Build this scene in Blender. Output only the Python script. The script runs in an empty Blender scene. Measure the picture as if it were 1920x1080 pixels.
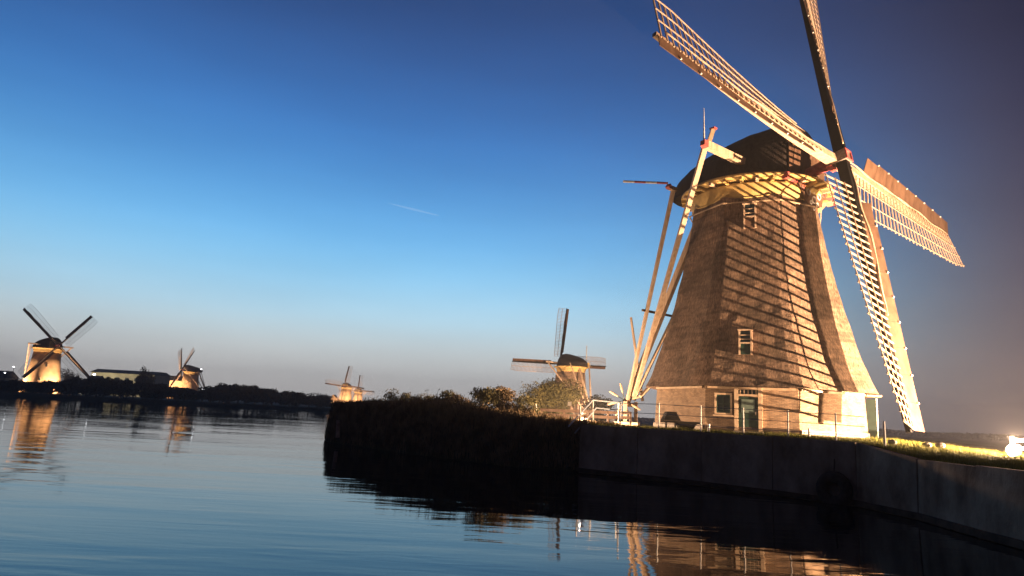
import bpy, math, random
from mathutils import Vector, Matrix, noise
from mathutils.geometry import delaunay_2d_cdt
R = math.radians
rnd = random.Random(7)
sc = bpy.context.scene
COL = sc.collection

# ------------------------------------------------------------------ camera
PITCH, ROLL, FPX, EYE = 0.1844, 0.0527, 1262.3, 2.2
cd = bpy.data.cameras.new('camera'); cam = bpy.data.objects.new('camera', cd); COL.objects.link(cam)
cd.sensor_width = 36; cd.lens = 36*FPX/1920; cd.clip_start = .1; cd.clip_end = 20000
fw = Vector((0, math.cos(PITCH), math.sin(PITCH)))
ri = Vector((1, 0, 0)); up = Vector((0, -math.sin(PITCH), math.cos(PITCH)))
r2 = math.cos(ROLL)*ri + math.sin(ROLL)*up; u2 = math.cos(ROLL)*up - math.sin(ROLL)*ri
cam.matrix_world = Matrix(((r2.x, u2.x, -fw.x, 0), (r2.y, u2.y, -fw.y, 0), (r2.z, u2.z, -fw.z, EYE), (0, 0, 0, 1)))
sc.camera = cam

# ------------------------------------------------------------------ render look
sc.view_settings.view_transform = 'Standard'; sc.view_settings.look = 'None'
sc.view_settings.exposure = 0.0; sc.view_settings.gamma = 1.0
sc.view_settings.use_curve_mapping = False
sc.cycles.use_denoising = True
sc.cycles.max_bounces = 6; sc.cycles.diffuse_bounces = 3; sc.cycles.glossy_bounces = 3
sc.cycles.sample_clamp_indirect = 4

def lin(c):
    return tuple((v/255/12.92 if v/255 <= .04045 else ((v/255+.055)/1.055)**2.4) for v in c) + (1,)

# ------------------------------------------------------------------ sky: blue hour, after-glow to the left of the view
w = bpy.data.worlds.new('World'); sc.world = w; w.use_nodes = True
nt = w.node_tree; nt.nodes.clear()
def N(t, kind, **kw):
    n = t.nodes.new(kind)
    for k, v in kw.items(): setattr(n, k, v)
    return n
def ramp(t, fac, stops, interp='LINEAR'):
    n = N(t, 'ShaderNodeValToRGB'); cr = n.color_ramp; cr.interpolation = interp
    while len(cr.elements) > 1: cr.elements.remove(cr.elements[-1])
    cr.elements[0].position = stops[0][0]; cr.elements[0].color = stops[0][1]
    for p, c in stops[1:]:
        e = cr.elements.new(p); e.color = c
    t.links.new(fac, n.inputs[0]); return n.outputs[0]
def math_n(t, op, a, b=None, c=None):
    n = N(t, 'ShaderNodeMath', operation=op)
    for i, v in enumerate((a, b, c)):
        if v is None: continue
        if isinstance(v, (int, float)): n.inputs[i].default_value = v
        else: t.links.new(v, n.inputs[i])
    return n.outputs[0]
def mixc(t, f, a, b, mode='MIX'):
    n = N(t, 'ShaderNodeMix', data_type='RGBA', blend_type=mode)
    for s, v in ((n.inputs[0], f), (n.inputs[6], a), (n.inputs[7], b)):
        if isinstance(v, (int, float)): s.default_value = v
        elif isinstance(v, tuple): s.default_value = v
        else: t.links.new(v, s)
    return n.outputs[2]
tc = N(nt, 'ShaderNodeTexCoord'); sx = N(nt, 'ShaderNodeSeparateXYZ'); nt.links.new(tc.outputs['Generated'], sx.inputs[0])
el = math_n(nt, 'ABSOLUTE', math_n(nt, 'MULTIPLY', math_n(nt, 'ARCSINE', sx.outputs[2]), 1/R(90)))
def elst(lst): return [(d/90, lin(c)) for d, c in lst]
GLOW = elst([(0, (198,194,192)), (2.5, (204,204,204)), (4.8, (208,218,220)), (7.2, (190,228,246)), (10.5, (150,214,252)), (14, (114,190,246)),
             (18.5, (82,154,222)), (23, (60,122,194)), (29, (46,88,150)), (35, (36,68,120)), (45, (26,48,90)), (60, (20,36,70)), (90, (14,24,50))])
DARK = elst([(0, (70,64,74)), (4, (68,66,84)), (10, (54,57,84)), (18, (38,48,80)), (26, (24,36,68)), (36, (18,27,54)), (90, (12,16,34))])
cg = ramp(nt, el, GLOW, 'B_SPLINE'); cdk = ramp(nt, el, DARK, 'B_SPLINE')
GAZ = R(90+16)
hx = math_n(nt, 'MULTIPLY', sx.outputs[0], math.cos(GAZ)); hd = math_n(nt, 'MULTIPLY_ADD', sx.outputs[1], math.sin(GAZ), hx)
hl = math_n(nt, 'SQRT', math_n(nt, 'MAXIMUM', math_n(nt, 'SUBTRACT', 1, math_n(nt, 'MULTIPLY', sx.outputs[2], sx.outputs[2])), 1e-4))
ca = math_n(nt, 'DIVIDE', hd, hl)
mr = N(nt, 'ShaderNodeMapRange', interpolation_type='SMOOTHSTEP'); nt.links.new(ca, mr.inputs[0])
mr.inputs[1].default_value = .53; mr.inputs[2].default_value = 1.0
skyc = mixc(nt, mr.outputs[0], cdk, cg)
nz = N(nt, 'ShaderNodeTexNoise'); nz.inputs['Scale'].default_value = 2.2; nz.inputs['Detail'].default_value = 5
mp = N(nt, 'ShaderNodeMapping'); mp.inputs['Scale'].default_value = (1, 1, 5); nt.links.new(tc.outputs['Generated'], mp.inputs[0]); nt.links.new(mp.outputs[0], nz.inputs[0])
vr = ramp(nt, nz.outputs[0], [(.3, (.93,.93,.94,1)), (.7, (1.06,1.05,1.05,1))])
skyc = mixc(nt, 1.0, skyc, vr, 'MULTIPLY')
bg = N(nt, 'ShaderNodeBackground'); bg.inputs[1].default_value = 1.0; nt.links.new(skyc, bg.inputs[0])
wo = N(nt, 'ShaderNodeOutputWorld'); nt.links.new(bg.outputs[0], wo.inputs[0])
w.cycles.sampling_method = 'MANUAL' if hasattr(w, 'cycles') else None

# ------------------------------------------------------------------ light levels (the floodlights themselves are built below)
WARM = (1.0, .625, .375)
P_MAIN, P_SIDE, P_TAIL = 108000, 8600, 1600

# ------------------------------------------------------------------ helpers
def lerp(a, b, t): return a+(b-a)*t
def tag(o, label=None, cat=None, group=None, kind=None):
    for k, v in (('label', label), ('category', cat), ('group', group), ('kind', kind)):
        if v: o[k] = v
    return o
def empty(name, loc, label, cat, group=None):
    o = bpy.data.objects.new(name, None); COL.objects.link(o); o.location = loc; o.empty_display_size = .3
    return tag(o, label, cat, group)
def obj(name, me, parent=None, loc=None):
    o = bpy.data.objects.new(name, me); COL.objects.link(o)
    if parent: o.parent = parent
    if loc is not None: o.location = loc
    return o
class MB:
    def __init__(s): s.v = []; s.f = []; s.uv = []; s.m = []
    def face(s, idx, uv=None, m=0): s.f.append(idx); s.uv.append(uv); s.m.append(m)
    def add(s, pts): b = len(s.v); s.v += [tuple(p) for p in pts]; return b
    def hexa(s, P, m=0):      # 8 points: bottom loop 0-3, top loop 4-7
        b = s.add(P)
        for q in ((3,2,1,0), (4,5,6,7), (0,1,5,4), (1,2,6,5), (2,3,7,6), (3,0,4,7)): s.face([b+i for i in q], None, m)
    def box(s, c, size, X=None, Y=None, m=0):
        c = Vector(c); X = Vector(X or (1,0,0)).normalized(); Y = Vector(Y or (0,1,0)).normalized(); Z = X.cross(Y)
        hx_, hy_, hz_ = size[0]/2, size[1]/2, size[2]/2
        P = [c+X*(a*hx_)+Y*(b*hy_)+Z*(d*hz_) for d in (-1,1) for a, b in ((-1,-1),(1,-1),(1,1),(-1,1))]
        s.hexa(P, m)
    def beam(s, a, b, w0, h0, w1=None, h1=None, side=None, m=0):   # tapered square beam a -> b; side = direction of its width
        a = Vector(a); b = Vector(b); d = (b-a).normalized()
        sd = Vector(side) if side is not None else (Vector((0,0,1)).cross(d) if abs(d.z) < .95 else Vector((1,0,0)))
        sd = (sd - d*sd.dot(d)).normalized(); n = d.cross(sd)
        w1 = w0 if w1 is None else w1; h1 = h0 if h1 is None else h1
        P = [a+sd*(i*w0/2)+n*(j*h0/2) for i, j in ((-1,-1),(1,-1),(1,1),(-1,1))] + [b+sd*(i*w1/2)+n*(j*h1/2) for i, j in ((-1,-1),(1,-1),(1,1),(-1,1))]
        s.hexa(P, m)
    def tube(s, pts, r, n=8, m=0, cap=True):
        pts = [Vector(p) for p in pts]; rr = r if isinstance(r, (list, tuple)) else [r]*len(pts)
        rings = []
        for i, p in enumerate(pts):
            d = (pts[min(i+1, len(pts)-1)] - pts[max(i-1, 0)]).normalized()
            u = d.cross(Vector((0,0,1)) if abs(d.z) < .9 else Vector((1,0,0))).normalized(); v = d.cross(u)
            rings.append(s.add([p+(u*math.cos(2*math.pi*k/n)+v*math.sin(2*math.pi*k/n))*rr[i] for k in range(n)]))
        for a, b in zip(rings, rings[1:]):
            for k in range(n): s.face([a+k, a+(k+1)%n, b+(k+1)%n, b+k], None, m)
        if cap:
            s.face([rings[0]+k for k in range(n)][::-1], None, m); s.face([rings[-1]+k for k in range(n)], None, m)
    def lathe(s, prof, n=24, c=(0,0,0), m=0, cap=True):     # prof: (r, z)
        rg = [s.add([(c[0]+r*math.cos(2*math.pi*k/n), c[1]+r*math.sin(2*math.pi*k/n), c[2]+z) for k in range(n)]) for r, z in prof]
        for a, b in zip(rg, rg[1:]):
            for k in range(n): s.face([a+k, a+(k+1)%n, b+(k+1)%n, b+k], None, m)
        if cap:
            s.face([rg[0]+k for k in range(n)][::-1], None, m); s.face([rg[-1]+k for k in range(n)], None, m)
    def mesh(s, name, mats, smooth=False):
        me = bpy.data.meshes.new(name); me.from_pydata(s.v, [], s.f)
        for mt in (mats if isinstance(mats, (list, tuple)) else [mats]): me.materials.append(mt)
        if any(s.m): me.polygons.foreach_set('material_index', s.m)
        if any(u is not None for u in s.uv):
            uvl = me.uv_layers.new(name='UVMap')
            k = 0
            for u, f in zip(s.uv, s.f):
                for i in range(len(f)):
                    uvl.data[k].uv = u[i] if u else (0, 0); k += 1
        if smooth: me.polygons.foreach_set('use_smooth', [True]*len(me.polygons))
        me.update(); return me
    def build(s, name, mats, parent=None, smooth=False, loc=None): return obj(name, s.mesh(name, mats, smooth), parent, loc)

# ------------------------------------------------------------------ materials
def mat(name, c1, c2=None, scale=4, stretch=(1,1,1), rough=.85, bump=0, bscale=None, detail=6, emit=None, spec=.3, metallic=0, bdist=.02, coord='Object', contrast=(.35,.65)):
    m = bpy.data.materials.new(name); m.use_nodes = True; t = m.node_tree; b = t.nodes['Principled BSDF']
    b.inputs['Roughness'].default_value = rough; b.inputs['Specular IOR Level'].default_value = spec; b.inputs['Metallic'].default_value = metallic
    if c2 is None: b.inputs['Base Color'].default_value = tuple(c1)+(1,)
    if c2 is not None or bump:
        tcn = N(t, 'ShaderNodeTexCoord'); mpn = N(t, 'ShaderNodeMapping'); mpn.inputs['Scale'].default_value = stretch
        t.links.new(tcn.outputs[coord], mpn.inputs[0])
        if c2 is not None:
            n1 = N(t, 'ShaderNodeTexNoise'); n1.inputs['Scale'].default_value = scale; n1.inputs['Detail'].default_value = detail; n1.inputs['Roughness'].default_value = .62
            t.links.new(mpn.outputs[0], n1.inputs[0])
            c = ramp(t, n1.outputs[0], [(contrast[0], tuple(c1)+(1,)), (contrast[1], tuple(c2)+(1,))])
            t.links.new(c, b.inputs['Base Color'])
        if bump:
            n2 = N(t, 'ShaderNodeTexNoise'); n2.inputs['Scale'].default_value = bscale or scale*3; n2.inputs['Detail'].default_value = detail; n2.inputs['Roughness'].default_value = .65
            t.links.new(mpn.outputs[0], n2.inputs[0])
            bn = N(t, 'ShaderNodeBump'); bn.inputs['Strength'].default_value = bump; bn.inputs['Distance'].default_value = bdist
            t.links.new(n2.outputs[0], bn.inputs['Height']); t.links.new(bn.outputs[0], b.inputs['Normal'])
    if emit:
        b.inputs['Emission Color'].default_value = tuple(emit[:3])+(1,); b.inputs['Emission Strength'].default_value = emit[3]
    return m
M = {}
def thatch_mat():
    m = mat('thatch', (.055,.036,.024), (.30,.205,.14), 5, (3,3,.6), .95, .9, 9, 8, bdist=.03, contrast=(.30,.68)); t = m.node_tree; b = t.nodes['Principled BSDF']
    old = b.inputs['Base Color'].links[0].from_socket; tcn = N(t, 'ShaderNodeTexCoord')
    n = N(t, 'ShaderNodeTexNoise'); n.inputs['Scale'].default_value = .55; n.inputs['Detail'].default_value = 7; n.inputs['Roughness'].default_value = .7; t.links.new(tcn.outputs['Object'], n.inputs[0])
    pat = ramp(t, n.outputs[0], [(.36, (.55,.55,.52,1)), (.5, (.95,.93,.9,1)), (.66, (1.3,1.25,1.18,1))])
    mp_ = N(t, 'ShaderNodeMapping'); mp_.inputs['Scale'].default_value = (.35,.35,2.6); t.links.new(tcn.outputs['Object'], mp_.inputs[0])
    n3 = N(t, 'ShaderNodeTexNoise'); n3.inputs['Scale'].default_value = 1.5; n3.inputs['Detail'].default_value = 5; n3.inputs['Distortion'].default_value = .8; t.links.new(mp_.outputs[0], n3.inputs[0])
    crs = ramp(t, n3.outputs[0], [(.38, (.72,.72,.72,1)), (.55, (1.1,1.1,1.1,1))])
    c = mixc(t, 1.0, mixc(t, 1.0, old, pat, 'MULTIPLY'), crs, 'MULTIPLY'); t.links.new(c, b.inputs['Base Color'])
    # ragged layers of reed: a coarse second relief
    mp2 = N(t, 'ShaderNodeMapping'); mp2.inputs['Scale'].default_value = (5,5,1.7); t.links.new(tcn.outputs['Object'], mp2.inputs[0])
    n4 = N(t, 'ShaderNodeTexNoise'); n4.inputs['Scale'].default_value = 1.0; n4.inputs['Detail'].default_value = 6; n4.inputs['Roughness'].default_value = .7; t.links.new(mp2.outputs[0], n4.inputs[0])
    b2 = N(t, 'ShaderNodeBump'); b2.inputs['Strength'].default_value = .7; b2.inputs['Distance'].default_value = .06; t.links.new(n4.outputs[0], b2.inputs['Height'])
    t.links.new(b.inputs['Normal'].links[0].from_socket, b2.inputs['Normal']); t.links.new(b2.outputs[0], b.inputs['Normal'])
    return m
M['thatch'] = thatch_mat()
M['cap_thatch'] = mat('cap_thatch', (.012,.009,.008), (.034,.024,.020), 3, (2,2,.7), .9, .8, 9, bdist=.05)
M['cream'] = mat('cream_paint', (.38,.27,.17), (.56,.43,.29), 3, (1,1,1), .6, .3, 20, bdist=.005)
M['yellow'] = mat('ochre_cream_paint', (.40,.27,.09), (.56,.40,.15), 3, (1,1,1), .6, .3, 20, bdist=.005)
M['lath'] = mat('bleached_lath_wood', (.36,.26,.18), (.52,.40,.30), 5, (1,1,1), .7)
M['board'] = mat('weathered_board', (.085,.045,.026), (.17,.098,.06), 2, (1,1,.4), .8, .4, 14, bdist=.01)
M['post'] = mat('tail_post_wood', (.38,.27,.18), (.60,.46,.32), 2, (3,3,.4), .7, .3, 15, bdist=.006)
M['red'] = mat('red_paint', (.38,.075,.065), (.52,.13,.12), 6, rough=.5)
M['white'] = mat('white_paint', (.62,.58,.52), (.82,.80,.74), 5, rough=.5)
M['green'] = mat('green_paint', (.012,.030,.022), (.025,.055,.042), 5, rough=.4)
M['dark_green'] = mat('dark_green_paint', (.004,.012,.008), (.008,.020,.014), 5, rough=.6)
M['pale_green'] = mat('pale_green_paint', (.09,.13,.11), (.14,.19,.16), 5, rough=.35)
M['steel'] = mat('black_steel_and_silhouette', (.004,.004,.004), (.010,.009,.008), 6, rough=.7, spec=.15)
M['grey_steel'] = mat('grey_steel', (.17,.14,.12), (.32,.27,.23), 6, rough=.5)
M['galv'] = mat('galvanised_steel', (.30,.34,.36), (.48,.52,.54), 8, rough=.4, metallic=.3)
M['cloth'] = mat('sail_cloth', (.36,.27,.18), (.54,.42,.30), 6, rough=.9, bump=.5, bscale=14, bdist=.02)
M['glass'] = mat('dark_glass', (.015,.03,.028), None, rough=.08, spec=.6)
M['black'] = mat('matt_black', (.004,.004,.004), (.010,.009,.008), 8, rough=.9, spec=.05)
M['rubber'] = mat('tyre_rubber', (.03,.024,.020), (.07,.055,.045), 9, rough=.8, bump=.4, bscale=25, bdist=.01)
M['soil'] = mat('grassy_soil', (.020,.022,.009), (.065,.060,.022), .9, rough=.95, bump=.9, bscale=4, bdist=.12)
M['grass'] = mat('grass_blades', (.07,.085,.010), (.26,.25,.035), 1.5, rough=.8)
M['reed'] = mat('dry_reed', (.055,.042,.022), (.24,.17,.09), 1.3, rough=.9)
M['stone'] = mat('pale_stone', (.35,.30,.24), (.58,.52,.44), 8, rough=.9, bump=.5)
M['quay'] = mat('quay_concrete', (.17,.12,.08), (.46,.37,.26), .9, (1,1,.6), .9, .9, 6, bdist=.04)
M['timber'] = mat('dark_timber', (.04,.028,.018), (.12,.08,.05), 2, (1,1,1), .85, .5, 8, bdist=.02)
M['fencewood'] = mat('fence_wood', (.26,.17,.12), (.46,.32,.23), 3, (1,1,1), .8)
M['bark'] = mat('bark', (.03,.022,.015), (.08,.06,.04), 6, (1,1,.3), .9)
M['leaf_olive'] = mat('olive_leaves', (.055,.055,.020), (.16,.14,.055), 1.2, rough=.7)
M['leaf_dark'] = mat('dark_leaves', (.008,.010,.005), (.022,.024,.010), 1.0, rough=.8)
M['leaf_grey'] = mat('grey_green_leaves', (.025,.032,.026), (.06,.07,.055), 1.0, rough=.8)
M['roof'] = mat('roof_sheet', (.03,.03,.028), (.06,.06,.055), .5, rough=.7)
M['plaster'] = mat('pale_wall', (.28,.25,.17), (.42,.38,.27), .3, rough=.9)
M['far_brick'] = mat('far_brick', (.40,.26,.13), (.62,.43,.24), .5, rough=.9, bump=.3, bscale=3)
M['lamp_hot'] = mat('hot_lens', (1,1,1), emit=(1,.78,.48,90))
M['lamp_white'] = mat('cool_lamp', (1,1,1), emit=(.95,.97,1,7))
M['lamp_warm'] = mat('warm_lamp', (1,1,1), emit=(1,.74,.4,14))
def brick_mat(name, c1, c2, mortar):
    m = bpy.data.materials.new(name); m.use_nodes = True; t = m.node_tree; b = t.nodes['Principled BSDF']; b.inputs['Roughness'].default_value = .9
    u = N(t, 'ShaderNodeUVMap'); br = N(t, 'ShaderNodeTexBrick'); t.links.new(u.outputs[0], br.inputs['Vector'])
    br.inputs['Color1'].default_value = c1+(1,); br.inputs['Color2'].default_value = c2+(1,); br.inputs['Mortar'].default_value = mortar+(1,)
    br.inputs['Scale'].default_value = 1; br.inputs['Brick Width'].default_value = .22; br.inputs['Row Height'].default_value = .065
    br.inputs['Mortar Size'].default_value = .012; br.inputs['Bias'].default_value = -.1; br.inputs['Mortar Smooth'].default_value = .2
    n = N(t, 'ShaderNodeTexNoise'); n.inputs['Scale'].default_value = 1.6; n.inputs['Detail'].default_value = 7; n.inputs['Roughness'].default_value = .7; t.links.new(u.outputs[0], n.inputs[0])
    st = ramp(t, n.outputs[0], [(.32, (.55,.50,.44,1)), (.5, (1,1,1,1)), (.72, (1.25,1.2,1.12,1))])
    c = mixc(t, 1.0, br.outputs[0], st, 'MULTIPLY'); t.links.new(c, b.inputs['Base Color'])
    bp = N(t, 'ShaderNodeBump'); bp.inputs['Strength'].default_value = .7; bp.inputs['Distance'].default_value = .02; bp.invert = True
    t.links.new(br.outputs[1], bp.inputs['Height']); bp2 = N(t, 'ShaderNodeBump'); bp2.inputs['Strength'].default_value = .4; bp2.inputs['Distance'].default_value = .04
    t.links.new(n.outputs[0], bp2.inputs['Height']); t.links.new(bp.outputs[0], bp2.inputs['Normal']); t.links.new(bp2.outputs[0], b.inputs['Normal'])
    return m
M['brick'] = brick_mat('yellow_brick', (.26,.165,.095), (.42,.285,.17), (.17,.13,.09))
# water
wm = bpy.data.materials.new('canal_water'); wm.use_nodes = True; t = wm.node_tree; b = t.nodes['Principled BSDF']
b.inputs['Base Color'].default_value = (.004,.007,.009,1); b.inputs['Roughness'].default_value = .03; b.inputs['IOR'].default_value = 1.33; b.inputs['Specular IOR Level'].default_value = .34
g = N(t, 'ShaderNodeNewGeometry'); m1 = N(t, 'ShaderNodeMapping'); m1.inputs['Rotation'].default_value = (0,0,R(14)); m1.inputs['Scale'].default_value = (.16,.75,1); t.links.new(g.outputs['Position'], m1.inputs[0])
n1 = N(t, 'ShaderNodeTexNoise'); n1.inputs['Scale'].default_value = 1.0; n1.inputs['Detail'].default_value = 3; n1.inputs['Roughness'].default_value = .45; n1.inputs['Distortion'].default_value = .4; t.links.new(m1.outputs[0], n1.inputs[0])
m2 = N(t, 'ShaderNodeMapping'); m2.inputs['Scale'].default_value = (.05,.16,1); m2.inputs['Rotation'].default_value = (0,0,R(-20)); t.links.new(g.outputs['Position'], m2.inputs[0])
n2 = N(t, 'ShaderNodeTexNoise'); n2.inputs['Scale'].default_value = 1.0; n2.inputs['Detail'].default_value = 2; t.links.new(m2.outputs[0], n2.inputs[0])
m3 = N(t, 'ShaderNodeMapping'); m3.inputs['Rotation'].default_value = (0,0,R(8)); m3.inputs['Scale'].default_value = (.7,2.6,1); t.links.new(g.outputs['Position'], m3.inputs[0])
n3 = N(t, 'ShaderNodeTexNoise'); n3.inputs['Scale'].default_value = 1.0; n3.inputs['Detail'].default_value = 3; n3.inputs['Distortion'].default_value = .5; t.links.new(m3.outputs[0], n3.inputs[0])
hgt = math_n(t, 'MULTIPLY', math_n(t, 'MULTIPLY_ADD', n3.outputs[0], .22, n1.outputs[0]), math_n(t, 'MULTIPLY_ADD', n2.outputs[0], 3.0, -.75))
bp = N(t, 'ShaderNodeBump'); bp.inputs['Strength'].default_value = 1.0; bp.inputs['Distance'].default_value = .024; t.links.new(hgt, bp.inputs['Height']); t.links.new(bp.outputs[0], b.inputs['Normal'])
M['water'] = wm

# ------------------------------------------------------------------ setting: water and ground
q = MB(); i = q.add([(-6000,-600,0),(6000,-600,0),(6000,9000,0),(-6000,9000,0)]); q.face([0,1,2,3])
tag(q.build('water', M['water']), kind='structure')

# shoreline (water edge) paired with the crest of the bank
SH = [((10.5,-40),(10.9,-40,1.5)), ((10.6,5),(11.0,5,1.50)), ((10.8,14.5),(11.15,14.6,1.52)), ((10.9,17),(11.25,17.1,1.52)),
      ((11.2,19.2),(11.5,19.4,1.54)), ((11.25,20.2),(11.5,20.45,1.64)), ((11.1,20.75),(11.3,21.05,1.82)),
      ((10.1,21.9),(10.3,22.2,1.88)), ((6.8,25.5),(7.05,25.8,1.90)), ((3.2,28.4),(3.45,28.8,1.92)),
      ((2.2,28.6),(2.9,29.6,1.95)), ((.2,28.9),(1.4,30.9,2.0)), ((-4.8,33.8),(-4.0,34.8,2.1)), ((-10.0,40.0),(-9.75,40.3,2.12)),
      ((-11.3,43.5),(-11.0,43.7,2.0)), ((-27,108),(-24,109,1.2)), ((-54,208),(-51,211,1.0)), ((-76,191),(-76,195,1.0)),
      ((-98,169),(-99,173,1.0)), ((-120,160),(-122,164,1.0)), ((-240,152),(-241,156,1.0)), ((-1200,140),(-1200,145,1.0))]
def ground_h(x, y):
    h = 1.86 - .34*min(1, max(0, ((x-14.0)-(y-27)*.8)/5.5))
    f = min(1, max(0, (math.hypot(x-13, y-36)-25)/50)); h = h*(1-f) + 1.0*f
    return h + .05*noise.noise(Vector((x*.25, y*.25, 0)))*(1 if f < 1 else 0)
crest = [c for _, c in SH]
outer = [(-1200,8500,1), (5000,8500,1), (5000,-40,1)]
poly = [Vector((c[0], c[1])) for c in crest] + [Vector(o[:2]) for o in outer]
zz = [c[2] for c in crest] + [o[2] for o in outer]
def inside(x, y):
    c = False; n = len(poly); j = n-1
    for i in range(n):
        a, b_ = poly[i], poly[j]
        if (a.y > y) != (b_.y > y) and x < (b_.x-a.x)*(y-a.y)/(b_.y-a.y)+a.x: c = not c
        j = i
    return c
pts = list(poly); zp = list(zz)
def near_edge(x, y, d):
    p = Vector((x, y))
    for a, b_ in zip(poly[:len(crest)], poly[1:len(crest)]):
        ab = b_-a; t_ = max(0, min(1, (p-a).dot(ab)/ab.length_squared))
        if (a+ab*t_-p).length < d: return True
    return False
for gx, x0, x1, y0, y1 in ((1.0, -12, 34, 14, 52), (6, -60, 90, 20, 140), (60, -900, 1200, 60, 1500)):
    xx = x0
    while xx <= x1:
        yy = y0
        while yy <= y1:
            if inside(xx, yy) and not near_edge(xx, yy, .35*gx):
                if not ((gx == 6 and -12 <= xx <= 34 and 14 <= yy <= 52) or (gx == 60 and -60 <= xx <= 90 and yy <= 140)):
                    pts.append(Vector((xx, yy))); zp.append(ground_h(xx, yy))
            yy += gx
        xx += gx
nb = len(poly)
vo, _, fo, ov, _, _ = delaunay_2d_cdt(pts, [(i, (i+1) % nb) for i in range(nb)], [list(range(nb))], 1, 1e-4)
gm = MB()
for i, v in enumerate(vo): gm.v.append((v.x, v.y, zp[ov[i][0]] if ov[i] else ground_h(v.x, v.y)))
for f in fo: gm.face(list(f))
K = len(gm.v)
for s, c in SH: gm.v.append((s[0], s[1], -.4))
K2 = len(gm.v)
for i, (s, c) in enumerate(SH):
    if 1 <= i <= 5: gm.v.append((lerp(s[0], c[0], .10)+.15, lerp(s[1], c[1], .10), (1.3, 1.3, 1.3, 1.3, 1.4)[i-1]))
    else: gm.v.append((lerp(s[0], c[0], .45), lerp(s[1], c[1], .45), lerp(-.4, c[2], .55)))
cidx = {}
for i, o_ in enumerate(ov):
    for k in o_:
        if k < len(crest): cidx[k] = i
for k in range(len(SH)-1): gm.face([cidx[k], cidx[k+1], K2+k+1, K2+k]); gm.face([K2+k, K2+k+1, K+k+1, K+k])
# plain middle row gives the slope some swell
tag(gm.build('ground', M['soil']), kind='structure')

def along(path, s):
    L = [math.dist(a[:2], b[:2]) for a, b in zip(path, path[1:])]; s = max(0, min(.9999, s))*sum(L)
    for (a, b), l in zip(zip(path, path[1:]), L):
        if s <= l: return Vector([lerp(a[i], b[i], s/l) for i in range(len(a))]), Vector((b[0]-a[0], b[1]-a[1], 0)).normalized()
        s -= l
    return Vector(path[-1]), Vector((1,0,0))

# quay wall of panels between water and mill yard
qw = empty('quay_wall', (7.5,25,0), 'low weathered retaining wall along the water in front of the large windmill', 'quay wall')
qpath = [(10.72,8.0), (10.78,14.4), (10.88,17.0), (11.16,19.2), (11.22,20.2), (11.02,20.75), (10.02,21.85), (6.72,25.4), (3.1,28.35)]
qtop = [(11.3,20.8), (10.25,22.05), (6.95,25.65), (3.3,28.6)]
npan = 9
def wall_top(p):
    return 1.90 if p.y > 21.2 else max(1.56, 1.9-(21.2-p.y)*.30)
for k in range(npan):
    a, da = along(qpath, k/npan); b_, _ = along(qpath, (k+1)/npan)
    a = Vector((a.x, a.y, 0)); b_ = Vector((b_.x, b_.y, 0)); d = (b_-a).normalized(); nrm = Vector((d.y, -d.x, 0));
    if nrm.dot(Vector((-1,-1,0))) < 0: nrm = -nrm
    off = nrm*(.0 if k % 2 else .02)
    mbx = MB(); lo = -.35; hi = wall_top(a)+.012*(k % 3); hj = wall_top(b_)+.012*(k % 3)
    a2 = a+d*.008+off; b2 = b_-d*.008+off; th = -nrm*.22
    nx, nz_ = 6, 5
    mbx.hexa([a2+Vector((0,0,lo)), b2+Vector((0,0,lo)), b2+th+Vector((0,0,lo)), a2+th+Vector((0,0,lo)), a2+th*.3+Vector((0,0,hi)), b2+th*.3+Vector((0,0,hj)), b2+th+Vector((0,0,hj)), a2+th+Vector((0,0,hi))])
    mbx.build('wall_panel', M['quay'], qw, loc=(-7.5,-25,0))
    cp = MB(); cp.beam(a+nrm*.03+Vector((0,0,.10)), b_+nrm*.03+Vector((0,0,.10)), .13, .16); cp.build('waterline_beam', M['timber'], qw, loc=(-7.5,-25,0))

# tyre hanging on the wall
def torus(mb, c, ax, Rr, r, n=28, k=10):
    ax = Vector(ax).normalized(); u = ax.cross(Vector((0,0,1))).normalized(); v = ax.cross(u); c = Vector(c); rg = []
    for i in range(n):
        a = 2*math.pi*i/n; rd = u*math.cos(a)+v*math.sin(a)
        rg.append(mb.add([c+rd*(Rr+r*math.cos(2*math.pi*j/k))+ax*(r*.9*math.sin(2*math.pi*j/k)) for j in range(k)]))
    for i in range(n):
        for j in range(k): mb.face([rg[i]+j, rg[i]+(j+1)%k, rg[(i+1)%n]+(j+1)%k, rg[(i+1)%n]+j])
ty = empty('tyre_fender', (10.25,21.45,.42), 'big dark rubber tyre fender hanging on the quay wall near its right end', 'tyre')
tb = MB(); torus(tb, (0,0,0), (.74,.67,0), .37, .19); tb.build('tyre', M['rubber'], ty, True)
tb = MB(); tb.tube([(.02,.02,.45), (.1,.12,.9), (.2,.3,1.5)], .02, 6); tb.build('rope', M['timber'], ty)

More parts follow.
